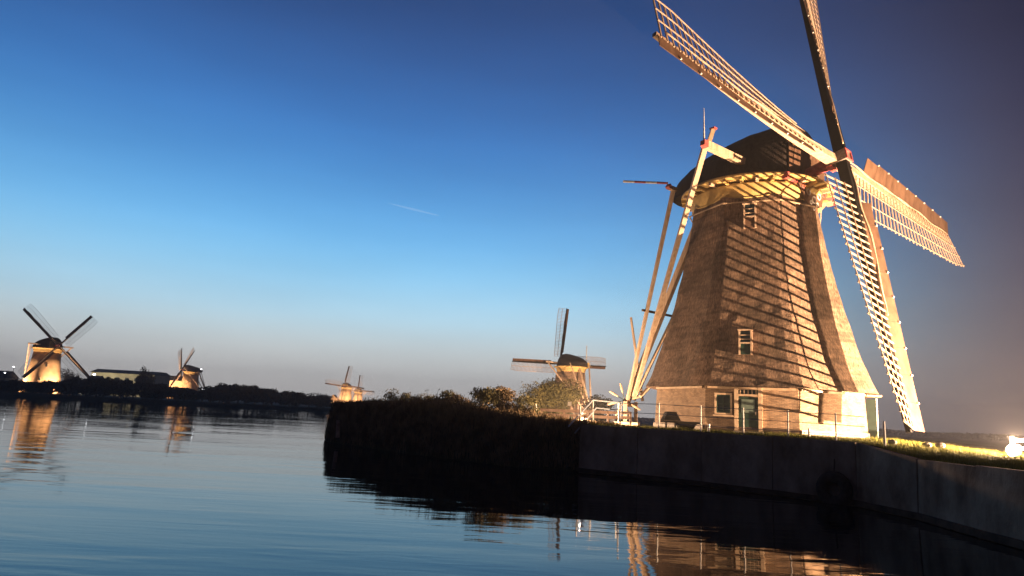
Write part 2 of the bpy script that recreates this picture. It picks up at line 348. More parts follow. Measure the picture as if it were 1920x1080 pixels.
# ------------------------------------------------------------------ windmills
def sail_set(root, H, ax, yaw, rot, L, lod, stock_mats, twist_off=(0,0,0,0), bars=32, S=1.0, bow=(0,0,0,0)):
    e1 = Vector((-math.sin(yaw), math.cos(yaw), 0)); e2 = Vector(ax).cross(e1); e2 = e2 if e2.z > 0 else -e2
    ax = Vector(ax); dirs = [(e2*math.cos(rot+k*math.pi/2)+e1*math.sin(rot+k*math.pi/2)) for k in range(4)]   # B(up) C(right) D(down) A(left)
    offs = [.08*S, -.30*S, .08*S, -.30*S]
    def bend(k, s): return -dirs[(k+1) % 4]*(bow[k]*math.sin(math.pi*min(1, s))*(1.25-s*.5))
    for k in (0, 1):
        d = dirs[k]; sd = dirs[(k+1) % 4]; c = H+ax*offs[k]; mb = MB()
        for sgn in (-1, 1):
            kk = k if sgn == 1 else k+2
            segs = [(s_, lerp(.40, .18, s_), lerp(.54, .20, s_)) for s_ in (0, .08, .2, .32, .44, .56, .68, .8, .9, 1.0)]
            for (s0, w0, h0), (s1, w1, h1) in zip(segs, segs[1:]):
                mb.beam(c+d*(sgn*L*s0)+bend(kk, s0), c+d*(sgn*L*s1)+bend(kk, s1), w0*S, h0*S, w1*S, h1*S, side=sd)
        mb.build('stock', stock_mats[k], root)
    for k in range(4):
        d = dirs[k]; w0 = dirs[(k+1) % 4]; c = H+ax*(offs[k]+(.20*S))
        def frame(s, extra=0):
            th = R(15-23*s+twist_off[k]+extra); s_ = L*s
            return c+d*s_+bend(k, s), (w0*math.cos(th)-ax*math.sin(th)), (ax*math.cos(th)+w0*math.sin(th))
        W = lambda s: S*(2.25 - (.25*(s-.9)/.1 if s > .9 else 0))
        s0, s1 = .135, .99
        if lod == 0:
            for i in range(bars):
                s = lerp(s0, s1, i/(bars-1)); p, wv, nv = frame(s)
                mb = MB(); jig = rnd.uniform(-.05, .05)
                mb.beam(p-wv*.22, p+wv*(W(s)+.07+jig), .068, .05, side=d); mb.build('sail_bar', M['lath'], root)
            for j, fr in enumerate((.34, .67, 1.0)):
                mb = MB(); pp = []
                for i in range(19):
                    s = lerp(s0-.005, s1+.004, i/18); p, wv, nv = frame(s); pp.append(p+wv*(W(s)*fr)+nv*.04)
                mb.tube(pp, .028, 5); mb.build('hem_lath', M['lath'], root)
            # wind boards on the leading edge
            nbd = 9
            for i in range(nbd):
                sa = lerp(.19, .995, i/nbd); sb = lerp(.19, .995, (i+1)/nbd)-.0012
                P = []
                for s in (sa, sb):
                    p, wv, nv = frame(s, (6, 20, 26, 0)[k]); P.append((p, wv, nv))
                wb = (.80, 1.15, .88, .60)[k]*(.93 if i == 0 else 1)
                (pa, wa, na), (pb, wb_, nb_) = P
                o1, o2 = .10, wb
                mb = MB(); mb.hexa([pa-wa*o1-na*.10, pa-wa*o2-na*.14, pb-wb_*o2-nb_*.14, pb-wb_*o1-nb_*.10,
                                    pa-wa*o1-na*.07, pa-wa*o2-na*.11, pb-wb_*o2-nb_*.11, pb-wb_*o1-nb_*.07])
                mb.build('wind_board', M['board'], root)
                if i:
                    mb = MB(); mb.box(pa-wa*(o2-.05)-na*.08, (.07,.07,.07), wa, d); mb.build('board_cleat', M['white'], root)
            # furled cloth, laid along the stock
            mb = MB(); pp = []; rr = []
            for i in range(60):
                s = lerp(.05, .97 if k != 2 else .62, i/59); p, wv, nv = frame(s)
                lat = .16 - .10*math.sin(s*23+k*2.1)*(.4+.6*math.sin(s*9+k))
                if k == 2: lat = -.12-.34*math.exp(-((s-.36)/.1)**2)+.04*math.sin(s*40)
                pp.append(p+wv*(lat if k in (2, 3) else -lat)+nv*(.02 if k == 0 else .08)); rr.append((.055+.018*math.sin(s*37+k))*(.6 if k == 0 else 1) * (1.0 if s < .6 else .6))
            mb.tube(pp, rr, 6); mb.build('furled_sailcloth', M['cloth'], root, True)
        else:
            mb = MB(); nb_ = 34 if lod == 1 else 14
            th_ = (.035 if twist_off[0] else .075) if lod == 1 else .10
            for i in range(nb_):
                s = lerp(s0, s1, i/(nb_-1)); p, wv, nv = frame(s); mb.beam(p-wv*.1, p+wv*W(s), th_, th_, side=d)
            for fr in (.5, 1.0):
                for i in range(6):
                    sa, sb = lerp(s0, s1, i/6), lerp(s0, s1, (i+1)/6); pa, wa, _ = frame(sa); pb, wb_, _ = frame(sb)
                    mb.beam(pa+wa*W(sa)*fr, pb+wb_*W(sb)*fr, th_, th_, side=wa)
            o = mb.build('sail_lattice', M['steel'] if twist_off[0] == 1 else M['lath'], root); o['kind'] = 'stuff'  # dark mill: black lattice colour stands in for unlit, silhouetted sails
            mb = MB()
            for i in range(4):
                sa, sb = lerp(.2, .99, i/4), lerp(.2, .99, (i+1)/4); pa, wa, na = frame(sa, 8); pb, wb_, nb2 = frame(sb, 8)
                mb.hexa([pa-wa*.1-na*.1, pa-wa*.75-na*.14, pb-wb_*.75-nb2*.14, pb-wb_*.1-nb2*.1, pa-wa*.1-na*.06, pa-wa*.75-na*.10, pb-wb_*.75-nb2*.10, pb-wb_*.1-nb2*.06])
            mb.build('wind_board', M['board'], root)
            mb = MB(); pp = []
            for i in range(24):
                s = lerp(.05, .9, i/23); p, wv, nv = frame(s); pp.append(p-wv*.05*math.sin(s*24+k)+nv*.12)
            mb.tube(pp, .09, 5); mb.build('furled_sailcloth', M['cloth'], root)
    # canister where the stocks cross, and the wind shaft behind it
    mb = MB(); u = dirs[0]; v = dirs[1]
    mb.box(H+ax*.14*S, (.60*S,.62*S,.56*S), u, v); mb.box(H-ax*.39*S, (.58*S,.60*S,.46*S), u, v); mb.build('shaft_head', M['grey_steel'], root)
    mb = MB()
    for s_ in (-1, 1):
        mb.box(H+ax*(.45*S)+u*(.27*s_*S), (.08*S,.64*S,.07*S), u, v); mb.box(H-ax*.50*S+u*(.33*s_*S), (.09*S,.64*S,.30*S), u, v)
        mb.box(H+ax*.455*S+v*(.27*s_*S), (.46*S,.08*S,.06*S), u, v)
    mb.build('shaft_head_trim', M['red'], root)
    mb = MB(); mb.tube([H-ax*.5, H-ax*1.1, H-ax*3.4], [.36*S,.30*S,.26*S], 14); mb.build('wind_shaft', M['red'], root)
    return dirs

def cap_mesh(root, yaw, zb, lod, st=None, mat_=None):
    fx = Vector((math.cos(yaw), math.sin(yaw), 0)); fy = Vector((-math.sin(yaw), math.cos(yaw), 0))
    #      x     half width  base z  ridge z
    st = st or [(-4.95,.5,.50,1.05), (-4.6,1.4,.42,1.5), (-3.9,2.2,.28,1.95), (-2.9,2.85,.12,2.35), (-1.6,3.35,.05,2.72), (-.2,3.6,0,3.05), (1.0,3.45,0,3.32), (1.9,2.95,0,3.46), (2.7,2.35,.05,3.38), (3.0,2.1,.1,3.2)]
    # densify
    S2 = []
    for a, b_ in zip(st, st[1:]):
        for j in range(3): S2.append(tuple(lerp(a[i], b_[i], j/3) for i in range(4)))
    S2.append(st[-1])
    n = 22; mb = MB(); rg = []
    for x, w_, z0, z1 in S2:
        ring = []
        for k in range(n+1):
            a = math.pi*k/n; cy = math.cos(a); sy = math.sin(a)
            y = w_*math.copysign(abs(cy)**.85, cy); z = z0+(z1-z0)*(sy**.92)
            p = fx*x+fy*y+Vector((0,0,zb+z)); 
            p += Vector((0,0,1))*.05*noise.noise(p*1.3) + (fy*cy)*.06*noise.noise(p*2.1+Vector((5,0,0)))
            ring.append(p)
        rg.append(mb.add(ring))
    for a, b_ in zip(rg, rg[1:]):
        for k in range(n): mb.face([a+k, b_+k, b_+k+1, a+k+1])
    mb.face([rg[0]+k for k in range(n+1)]); mb.face([rg[-1]+k for k in range(n+1)][::-1])
    mb.face([r for r in rg] + [r+n for r in rg][::-1])
    mb.build('cap', mat_ or M['cap_thatch'], root, True)
    return fx, fy

def octa_pts(R_, phi, z): return [Vector((R_*math.cos(phi+math.pi/4*k), R_*math.sin(phi+math.pi/4*k), z)) for k in range(8)]

def big_mill():
    BX, BY, G = 13.4595, 36.4519, 1.85
    root = empty('windmill', (BX,BY,G), 'largest windmill, brown thatched octagonal body on a yellow brick base, close at right', 'windmill')
    phi = -3.1627; yaw = -.9015; inc = .2201
    zb, zt, Rb, Rt = 2.16, 12.2, 5.98, 3.44
    # thatched body
    mb = MB(); nv, nh = 46, 9; cols = 8*nh; rg = []
    for j in range(nv+1):
        t_ = j/nv; r_ = Rb+(Rt-Rb)*t_-1.25*t_*(1-t_)+.10*math.exp(-t_/.04); z = lerp(zb, zt, t_); P = octa_pts(r_, phi, z); ring = []
        for k in range(8):
            a, b_ = P[k], P[(k+1) % 8]
            for h in range(nh):
                p = a.lerp(b_, h/nh); n_ = Vector((p.x, p.y, 0)).normalized()
                cor = .985 if h == 0 else 1
                p = Vector((p.x*cor, p.y*cor, p.z)) + n_*(.045*noise.noise(Vector((p.x*1.1, p.y*1.1, p.z*.7)))+.03*noise.noise(Vector((p.x*4, p.y*4, p.z*1.3))))
                ring.append(p)
        rg.append(mb.add(ring))
    for a, b_ in zip(rg, rg[1:]):
        for k in range(cols): mb.face([a+k, a+(k+1) % cols, b_+(k+1) % cols, b_+k])
    # eave thickness: turn under
    P = [Vector((mb.v[rg[0]+k][0]*.90, mb.v[rg[0]+k][1]*.90, zb+.04)) for k in range(cols)]; u = mb.add(P)
    for k in range(cols): mb.face([u+k, u+(k+1) % cols, rg[0]+(k+1) % cols, rg[0]+k])
    body = mb.build('thatched_body', M['thatch'], root)
    # brick base
    mb = MB(); r0, r1 = 5.50, 5.36; A = octa_pts(r0, phi, -.3); B = octa_pts(r1, phi, 2.30); off = 0
    for k in range(8):
        a, b_, c, d = A[k], A[(k+1) % 8], B[(k+1) % 8], B[k]; wdt = (b_-a).length; i = mb.add([a, b_, c, d])
        mb.face([i, i+1, i+2, i+3], [(off, -.3), (off+wdt, -.3), (off+wdt, 2.3), (off, 2.3)]); off += wdt
    i = mb.add(B); mb.face([i+k for k in range(8)])
    base = mb.build('brick_base', M['brick'], root)
    # wall frame of a face: origin at vertex k, u along, n out
    def face_frame(k, z=0, r=None):
        r = r or lerp(r0, r1, z/2.4); P = octa_pts(r, phi, z); a, b_ = P[k], P[(k+1) % 8]; u = (b_-a).normalized(); n_ = Vector((u.y, -u.x, 0))
        if n_.dot(a) < 0: n_ = -n_
        return a, u, n_, (b_-a).length
    # door in the centre face (k=1)
    a, u, n_, Wf = face_frame(1, 1.0)
    a.z = 0; up_ = Vector((0,0,1)); d0 = 1.98
    door = MB()
    door.box(a+u*d0+n_*.09+up_*.85, (.86,.06,1.70), u, up_.cross(u)*-1 if False else n_*-1)
    dr = door.build('door', M['green'], root)
    q = MB(); q.box(a+u*d0+n_*.135+up_*1.27, (.60,.03,.62), u, -n_); q.build('door_panel', M['pale_green'], dr)
    q = MB(); q.box(a+u*(d0+.33)+n_*.16+up_*.95, (.03,.06,.14), u, -n_); q.build('handle', M['grey_steel'], dr)
    fr = MB()
    for s_ in (-1, 1): fr.box(a+u*(d0+s_*.53)+n_*.10+up_*1.06, (.17,.16,2.12), u, -n_)
    fr.box(a+u*d0+n_*.10+up_*2.08, (.888,.15,.10), u, -n_); fr.box(a+u*d0+n_*.10+up_*1.77, (.888,.15,.09), u, -n_)
    frame = fr.build('door_frame', M['cream'], root)
    q = MB(); q.box(a+u*d0+n_*.055+up_*1.92, (.888,.03,.215), u, -n_); q.build('transom_glass', M['glass'], frame)
    for j in range(5):
        q = MB(); q.box(a+u*(d0-.35+.175*j)+n_*.09+up_*1.92, (.035,.05,.213), u, -n_); q.build('glazing_bar', M['cream'], frame)
    q = MB(); q.box(a+u*d0+n_*.30+up_*.05, (1.3,.5,.14), u, -n_); q.build('door_step', M['stone'], root)
    # ground floor window
    def window(parent, a, u, n_, c, zc, w_, h_, mframe, off=.07, cols_=2, rows=2, inner='green'):
        fr = MB(); t_ = .085
        for s_ in (-1, 1):
            fr.box(a+u*(c+s_*(w_/2-t_/2))+n_*off+up_*zc, (t_,.12,h_), u, -n_); fr.box(a+u*c+n_*off+up_*(zc+s_*(h_/2-t_/2)), (w_-2*t_,.12,t_), u, -n_)
        f_ = fr.build('window', mframe, parent)
        w2, h2 = w_-2*t_, h_-2*t_
        q = MB()
        for s_ in (-1, 1):
            q.box(a+u*(c+s_*(w2/2-.03))+n_*(off-.01)+up_*zc, (.06,.07,h2), u, -n_); q.box(a+u*c+n_*(off-.01)+up_*(zc+s_*(h2/2-.03)), (w2-.12,.07,.06), u, -n_)
        for i_ in range(1, cols_): q.box(a+u*(c-w2/2+w2*i_/cols_)+n_*(off-.01)+up_*zc, (.045,.06,h2-.12), u, -n_)
        for i_ in range(1, rows): q.box(a+u*c+n_*(off-.012)+up_*(zc-h2/2+h2*i_/rows), (w2-.12,.05,.04), u, -n_)
        q.build('sash', M[inner], f_)
        q = MB(); q.box(a+u*c+n_*(off-.045)+up_*zc, (w2,.02,h2), u, -n_); q.build('pane', M['glass'], f_)
        q = MB(); q.box(a+u*c+n_*(off+.05)+up_*(zc-h_/2-.04), (w_+.12,.2,.07), u, -n_); q.build('sill', M['cream'], f_)
        return f_
    window(root, a, u, n_, .86, 1.33, .80, 1.02, M['cream'])
    # right face: low hatch, left face nothing; side door of green boards standing open at the far right corner
    a3, u3, n3, _ = face_frame(3, 1.0); a3.z = 0
    q = MB(); q.box(a3+n3*.22+u3*.22+up_*1.05, (.42,.06,1.75), n3, u3); sd = q.build('side_door', M['dark_green'], root)
    q = MB(); q.box(a3+n3*.46+u3*.22+up_*1.05, (.05,.08,1.85), n3, u3); q.build('door_edge', M['white'], sd)
    q = MB(); q.box(a3+n3*.35+u3*.3+up_*2.08, (.65,.8,.08), n3, u3); q.build('door_hood', M['cream'], root)
    # plinth stones and boards along the foot
    for k in (0, 1, 2):
        aa, uu, nn, L_ = face_frame(k, .1); aa.z = 0
        q = MB(); q.box(aa+uu*(L_/2)+nn*.035+up_*.14, (L_-.05,.10,.32), uu, -nn); q.build('plinth', M['timber'] if k == 1 else M['stone'], root)
        q = MB(); q.box(aa+uu*(L_/2)+nn*(-.02)+up_*2.10, (L_-.3,.10,.10), uu, -nn); q.build('eave_board', M['cream'], root)
    # upper windows in thatch, built out as small dormers
    def thatch_r(z):
        t_ = (z-zb)/(zt-zb); return (Rb+(Rt-Rb)*t_-1.25*t_*(1-t_))*math.cos(math.pi/8)
    nc = Vector((math.cos(phi+math.pi*3/8), math.sin(phi+math.pi*3/8), 0)); uc = Vector((-nc.y, nc.x, 0))
    for zc, uoff, w_, h_, cl in ((10.95, -.03, .62, 1.28, 'upper'), (4.25, -.20, .62, 1.15, 'lower')):
        rr_ = thatch_r(zc-h_/2)+.06; org = nc*rr_+uc*uoff
        bx = MB(); rt = thatch_r(zc+h_/2)-.1
        bx.hexa([org-uc*w_/2+up_*(zc-h_/2)-nc*.3, org+uc*w_/2+up_*(zc-h_/2)-nc*.3, org+uc*w_/2+up_*(zc-h_/2), org-uc*w_/2+up_*(zc-h_/2),
                 org-uc*w_/2+up_*(zc+h_/2)+nc*(rt-rr_), org+uc*w_/2+up_*(zc+h_/2)+nc*(rt-rr_), org+uc*w_/2+up_*(zc+h_/2), org-uc*w_/2+up_*(zc+h_/2)])
        dm = bx.build('dormer', M['board'], root)
        fq = MB(); 
        for s_ in (-1, 1): fq.box(org+uc*(s_*(w_/2-.04))+nc*.04+up_*zc, (.08,.10,h_), uc, nc)
        fq.box(org+nc*.04+up_*(zc+h_/2+.03), (w_+.08,.16,.06), uc, nc); fq.box(org+nc*.04+up_*(zc-.02), (w_-.16,.10,.06), uc, nc)
        fq.build('frame', M['post'], dm)
        fq = MB(); fq.box(org+nc*.02+up_*(zc+h_*.25-.01), (w_-.16,.03,h_*.5-.04), uc, nc); fq.build('pane', M['glass'], dm)
        for i_ in range(2):
            fq = MB(); fq.box(org+nc*.05+up_*(zc+h_*(.14+.17*i_)), (w_-.16,.03,.035), uc, nc); fq.build('glazing_bar', M['cream'], dm)
        fq = MB(); fq.box(org+nc*.03+up_*(zc-h_*.25-.02), (w_-.16,.04,h_*.5-.06), uc, nc); fq.build('shutter', M['green'] if cl == 'lower' else M['board'], dm)
    mb = MB(); q_ = nc*(thatch_r(5.6))+up_*5.55; mb.beam(q_+uc*-1.0-nc*.1, q_+uc*.9-nc*.05, .05, .05); mb.beam(q_+uc*-1.0-nc*.1, q_+uc*-1.1-nc*.1+up_*-.05, .05, .05)
    # drum, sill ring, eave blocks, cap rim
    mb = MB(); mb.lathe([(3.20,12.05),(3.34,12.15),(3.38,12.45),(3.56,12.72),(3.56,12.80)], 48); mb.build('drum', M['yellow'], root, True)
    mb = MB(); mb.lathe([(3.46,11.86),(3.50,11.88),(3.50,11.96),(3.30,12.0)], 8) if False else None
    for k in range(8):
        A_ = octa_pts(3.66, phi, 11.78); a_, b_ = A_[k], A_[(k+1) % 8]
        mb = MB(); mb.beam(a_, b_, .05, .06); mb.build('neck_lath', M['cream'], root)
    for k in range(30):
        a_ = 2*math.pi*k/30; e = Vector((math.cos(a_), math.sin(a_), 0)); mb = MB()
        mb.beam(e*3.38+up_*12.84, e*4.02+up_*12.90, .16, .15); mb.build('eave_block', M['yellow'] if k % 3 else M['post'], root)
    mb = MB(); mb.lathe([(3.30,12.93),(3.96,12.97),(4.03,13.0),(4.03,13.11),(3.92,13.18),(3.3,13.22)], 56); mb.build('cap_rim', M['yellow'], root, True)
    mb = MB(); mb.lathe([(3.0,12.6),(3.28,12.82),(3.28,12.925),(3.0,12.95)], 40); mb.build('curb_ring', M['timber'], root)
    fx, fy = cap_mesh(root, yaw, 13.06, 0)
    # weather boards of the cap front
    nb = 9
    for k in range(nb):
        y = lerp(-1.85, 1.85, (k+.5)/nb); h_ = 3.0*math.sqrt(max(.05, 1-(y/2.15)**2)); mb = MB()
        mb.box(fx*3.10+fy*y+up_*(12.95+h_/2), (.06, 3.7/nb-.015, h_), fx, fy); mb.build('front_board', M['board'], root)
    mb = MB(); mb.box(fx*3.2+fy*0+up_*12.98, (.30,4.9,.34), fx, fy); mb.build('storm_beam', M['red'], root)
    # painted beard board under the shaft: red scallops with cream ornament
    mb = MB()
    pr = [(-1.5,.05),(-1.35,-.42),(-1.0,-.55),(-.85,-.95),(-.5,-1.05),(-.3,-1.35),(0,-1.5),(.3,-1.35),(.5,-1.05),(.85,-.95),(1.0,-.55),(1.35,-.42),(1.5,.05)]
    f0 = mb.add([fx*3.36+fy*y+up_*(12.95+z) for y, z in pr]); f1 = mb.add([fx*3.42+fy*y+up_*(12.95+z) for y, z in pr]); n = len(pr)
    mb.face([f1+k for k in range(n)]); mb.face([f0+k for k in range(n)][::-1])
    for k in range(n): mb.face([f0+k, f0+(k+1) % n, f1+(k+1) % n, f1+k])
    beard = mb.build('beard_board', M['board'], root)
    for cy, cz, rr_ in ((-1.05,-.22,.17), (-.55,-.45,.21), (0,-.75,.25), (.55,-.45,.21), (1.05,-.22,.17), (-.3,-.95,.13), (.3,-.95,.13), (0,-.22,.2), (-.55,-.02,.12), (.55,-.02,.12), (0,-1.22,.12)):
        mb = MB(); torus(mb, fx*3.44+fy*cy+up_*(12.95+cz), fx, rr_*.75, .035, 14, 5); mb.build('scroll', M['red' if abs(cy) > .9 or cz > -.1 else 'white'], beard)
    # sails
    ax = Vector((math.cos(yaw)*math.cos(inc), math.sin(yaw)*math.cos(inc), math.sin(inc)))
    H = Vector((16.5058-BX, 32.662-BY, 15.9539-G))
    sail_set(root, H, ax, yaw, .1046, 14.1, 0, (M['steel'], M['post']), (14, 0, -5, 12), bow=(.05,.05,.0,.30))
    # tail: long spruit, short spruit, braces, tail pole, winch
    F = lambda x, y, z: fx*x+fy*y+up_*z
    foot = F(-9.0, 0, 1.35)
    mb = MB(); mb.beam(F(1.25,-6.35,14.0), F(1.25,6.35,14.0), .34, .36); mb.build('long_spruit', M['post'], root)
    for s_ in (-1, 1):
        mb = MB(); mb.beam(F(1.25,s_*6.36,14.0), F(1.25,s_*6.62,14.02), .36, .38, .26, .26); mb.build('spruit_end', M['red'], root)
        mb = MB(); mb.beam(F(1.15,s_*6.2,14.15), F(-8.4,s_*.28,1.8), .25, .24, .20, .20); mb.build('long_brace', M['post'], root)
        mb = MB(); mb.beam(F(-3.7,s_*2.55,13.75), F(-8.9,s_*.30,1.6), .20, .20, .17, .17); mb.build('short_brace', M['post'], root)
        mb = MB(); mb.beam(F(1.35,s_*6.2,14.2), F(1.5,s_*6.1,14.78), .20, .22); mb.build('stub_post', M['cream'], root)
        mb = MB(); mb.box(F(1.51,s_*6.09,14.84), (.28,.26,.09), fx, fy); mb.build('stub_cap', M['red'], root)
    mb = MB(); mb.beam(F(-3.7,-2.9,13.82), F(-3.7,2.9,13.82), .24, .24); mb.build('short_spruit', M['post'], root)
    mb = MB(); mb.beam(F(-3.7,-3.05,13.92), F(-3.7,-2.9,13.80), .27, .27); mb.build('spruit_end', M['red'], root)
    mb = MB(); mb.beam(F(-3.3,0,13.4), F(-9.3,0,1.25), .36, .36, .28, .28); mb.build('tail_pole', M['post'], root)
    mb = MB(); mb.beam(F(-6.7,-1.6,7.0), F(-6.7,1.35,7.0), .13, .13); mb.build('cross_rail', M['timber'], root)
    mb = MB(); mb.tube([F(1.25,-6.5,14.2), F(1.25,-6.5,14.8), F(1.25,-6.5,15.9)], [.05,.035,.014], 6); mb.build('lightning_rod', M['white'], root)
    # red and white banded pole at the back
    pa = F(-3.7,-3.05,14.05); dr_ = Vector((-1,.04,0)).normalized(); pb = pa+dr_*2.6; cols_ = ['red','white','red','white']
    for k in range(4):
        mb = MB(); mb.tube([pa+dr_*(2.6*k/4), pa+dr_*(2.6*(k+1)/4)], .07, 8); mb.build('banded_pole_section', M[cols_[k]], root)
    mb = MB(); mb.tube([F(-8.95,-.55,1.30), F(-8.95,.55,1.30)], .14, 10); mb.build('winch_drum', M['post'], root)
    # spoked capstan wheel, seen nearly face on
    wc = Vector((7.55-BX, 43.4-BY, 1.55)); wn = Vector((-.17,-.98,.05)).normalized(); wu = wn.cross(up_).normalized(); wv = wn.cross(wu)
    wh = MB(); wh.tube([wc-wn*.12, wc+wn*.12], .12, 10); hub_ = wh.build('winch_wheel', M['steel'], root)
    for k in range(8):
        a_ = math.pi/4*k+.28; e = wu*math.cos(a_)+wv*math.sin(a_)
        mb = MB(); mb.tube([wc+e*.1, wc+e*.5], .032, 6); mb.build('spoke', M['green'], hub_)
        mb = MB(); mb.tube([wc+e*.48, wc+e*.75, wc+e*1.12], [.045,.075,.055], 8); mb.build('spoke_grip', M['cream'], hub_)
    mb = MB(); mb.beam(F(-8.9,-.5,.1), F(-8.9,-.5,1.5), .2, .2); mb.beam(F(-8.9,.5,.1), F(-8.9,.5,1.5), .2, .2); mb.beam(F(-9.5,-.7,.12), F(-7.6,-.7,.12), .2, .2); mb.build('winch_frame', M['post'], root)
    return root
big_mill()

def flood_light(name_label, loc, aim, power, size=.22, spot=True, lens='lamp_hot', ang=120, blend=.7, up_lens=True, col=WARM, group=None, big=1.0):
    r = empty('floodlight', loc, name_label, 'floodlight', group)
    d = (Vector(aim)-Vector(loc)).normalized(); sd = d.cross(Vector((0,0,1))).normalized(); u_ = sd.cross(d)
    c = Vector((0,0,.0))
    mb = MB(); mb.hexa([c-d*.16+sd*(i*.11)+u_*(j*.08) for i, j in ((-1,-1),(1,-1),(1,1),(-1,1))]+[c+d*.02+sd*(i*.19)+u_*(j*.14) for i, j in ((-1,-1),(1,-1),(1,1),(-1,1))]); mb.build('housing', M['grey_steel'], r)
    mb = MB(); prof = [(r_*big, .02+(h_-.02)*big) for r_, h_ in ((0.0,.13),(.06,.12),(.11,.08),(.14,.02))]
    n = 14; rg = [mb.add([c+d*(.03+h)+(sd*math.cos(2*math.pi*k/n)*1.1+u_*math.sin(2*math.pi*k/n)*.85)*max(r_, .001) for k in range(n)]) for r_, h in prof]
    for a, b_ in zip(rg, rg[1:]):
        for k in range(n): mb.face([a+k, b_+k, b_+(k+1) % n, a+(k+1) % n])
    ln = mb.build('lens', M[lens], r, True)
    mb = MB(); mb.tube([c-sd*.22, c-sd*.22-Vector((0,0,.22)), c+sd*.22-Vector((0,0,.22)), c+sd*.22], .014, 6); mb.tube([c-Vector((0,0,.22)), c-Vector((0,0,.45))], .025, 6); mb.build('bracket', M['steel'], r)
    ld = bpy.data.lights.new('flood_beam', 'SPOT' if spot else 'POINT'); ld.energy = power; ld.color = col; ld.shadow_soft_size = .06
    if spot: ld.spot_size = R(ang); ld.spot_blend = blend
    lo = bpy.data.objects.new('flood_beam', ld); COL.objects.link(lo); lo.parent = r
    lo.location = d*.22 if spot else Vector((0,0,.16+.16*big)); lo.rotation_euler = d.to_track_quat('-Z', 'Y').to_euler()
    return r
flood_light('very bright floodlight on the grass verge at the right edge, beside the white fence', (21.0,28.2,1.76), (16,28.0,4.5), P_SIDE, spot=False, big=2.3)  # lens oversized: its glowing shape stands in for the lamp's glare
flood_light('second floodlight of the large windmill, just beyond the right edge of the view', (24.8,23.4,1.62), (14.8,33.5,9.0), P_MAIN, ang=140)
flood_light('low floodlight in the yellow-lit grass between the wooden fence and the railing', (3.6,31.2,2.05), (9.5,38,9), P_TAIL, spot=False, lens='lamp_warm')
flood_light('floodlight hidden low behind the tail of the large windmill', (4.5,40.5,2.0), (9.5,41,8), 5200, spot=False, lens='lamp_warm')

# ------------------------------------------------------------------ distant windmills
def far_mill(loc, yaw, rot, lod, label, style='brick', lightdir=None, power=9000, S=1.0, dark=False, near='a distant windmill'):
    root = empty('windmill', loc, label, 'windmill'); inc = .2; up_ = Vector((0,0,1))
    bm = M['thatch'] if style == 'thatch' else M['far_brick']
    mb = MB(); n = 8 if style == 'thatch' else 20
    mb.lathe([(5.6,-.5),(5.45,.0),(4.95,2.2),(4.3,5.2),(3.75,8.6),(3.45,11.9)], n); mb.build('tower', bm, root, style != 'thatch')
    mb = MB(); mb.lathe([(3.3,11.85),(3.5,12.0),(3.65,12.75),(4.1,12.95),(4.1,13.15),(3.4,13.2)], 24); mb.build('drum', M['yellow'], root)
    fx, fy = cap_mesh(root, yaw, 13.0, lod)
    ax = Vector((math.cos(yaw)*math.cos(inc), math.sin(yaw)*math.cos(inc), math.sin(inc)))
    mb = MB(); mb.box(fx*3.05+up_*14.1, (.1,3.4,2.2), fx, fy); mb.build('cap_front', M['yellow'], root)
    sail_set(root, fx*4.8+up_*14.1, ax, yaw, rot, 14.0, lod, (M['steel'], M['steel']), ((1,1,1,1) if dark else (0,0,0,0)), S=1.15 if lod > 1 else 1.0)
    F = lambda x, y, z: fx*x+fy*y+up_*z
    for s_ in (-1, 1):
        mb = MB(); mb.beam(F(1.2,s_*6.2,14.1), F(-8.4,s_*.3,1.6), .26, .26); mb.build('long_brace', M['post'], root)
        mb = MB(); mb.beam(F(-3.6,s_*2.8,13.8), F(-8.8,s_*.3,1.4), .2, .2); mb.build('short_brace', M['post'], root)
    mb = MB(); mb.beam(F(1.2,-6.5,14.0), F(1.2,6.5,14.0), .34, .34); mb.build('long_spruit', M['post'], root)
    mb = MB(); mb.beam(F(-3.3,0,13.4), F(-9.3,0,1.2), .34, .34); mb.build('tail_pole', M['post'], root)
    if style == 'thatch':
        q = MB(); q.box(F(-1.2,-3.3,13.75), (2.4,1.0,1.3), fx, fy); g_ = q.build('cap_gallery', M['yellow'], root)
        for j in range(3): q = MB(); q.box(F(-2.0+.8*j,-3.83,13.85), (.45,.06,.6), fx, fy); q.build('pane', M['glass'], g_)
        q = MB(); q.tube([F(-1.5,-3.4,14.4), F(-1.5,-3.4,18.6)], .10, 6); q.build('mast', M['white'], root)
    # windows and door facing the viewer
    vd = Vector((-loc[0], -loc[1], 0)).normalized(); vs = Vector((-vd.y, vd.x, 0))
    for z, wd, hh, o_ in ((4.0,.7,1.0,-.8), (8.0,.6,.9,.3)):
        rr = 4.45 if z < 5 else 3.72
        q = MB(); q.box(vd*(rr+.1)+vs*o_+up_*z, (.2, wd, hh), vd, vs); f_ = q.build('window', M['cream'], root)
        q = MB(); q.box(vd*(rr+.22)+vs*o_+up_*z, (.05, wd-.2, hh-.2), vd, vs); q.build('pane', M['glass'], f_)
    q = MB(); q.box(vd*5.4+vs*.4+up_*1.0, (.3,1.1,2.1), vd, vs); q.build('door', M['green'], root)
    if lightdir:
        for k, (lx, ly, pw) in enumerate(lightdir):
            flood_light('small floodlight at the foot of %s, %s' % (near, 'on its left' if lx < 0 else 'on its right'), (loc[0]+lx, loc[1]+ly, loc[2]+.6), (loc[0], loc[1], loc[2]+8), power*pw, ang=120, spot=True, lens='lamp_warm', group='floodlights at the distant windmills')
    return root
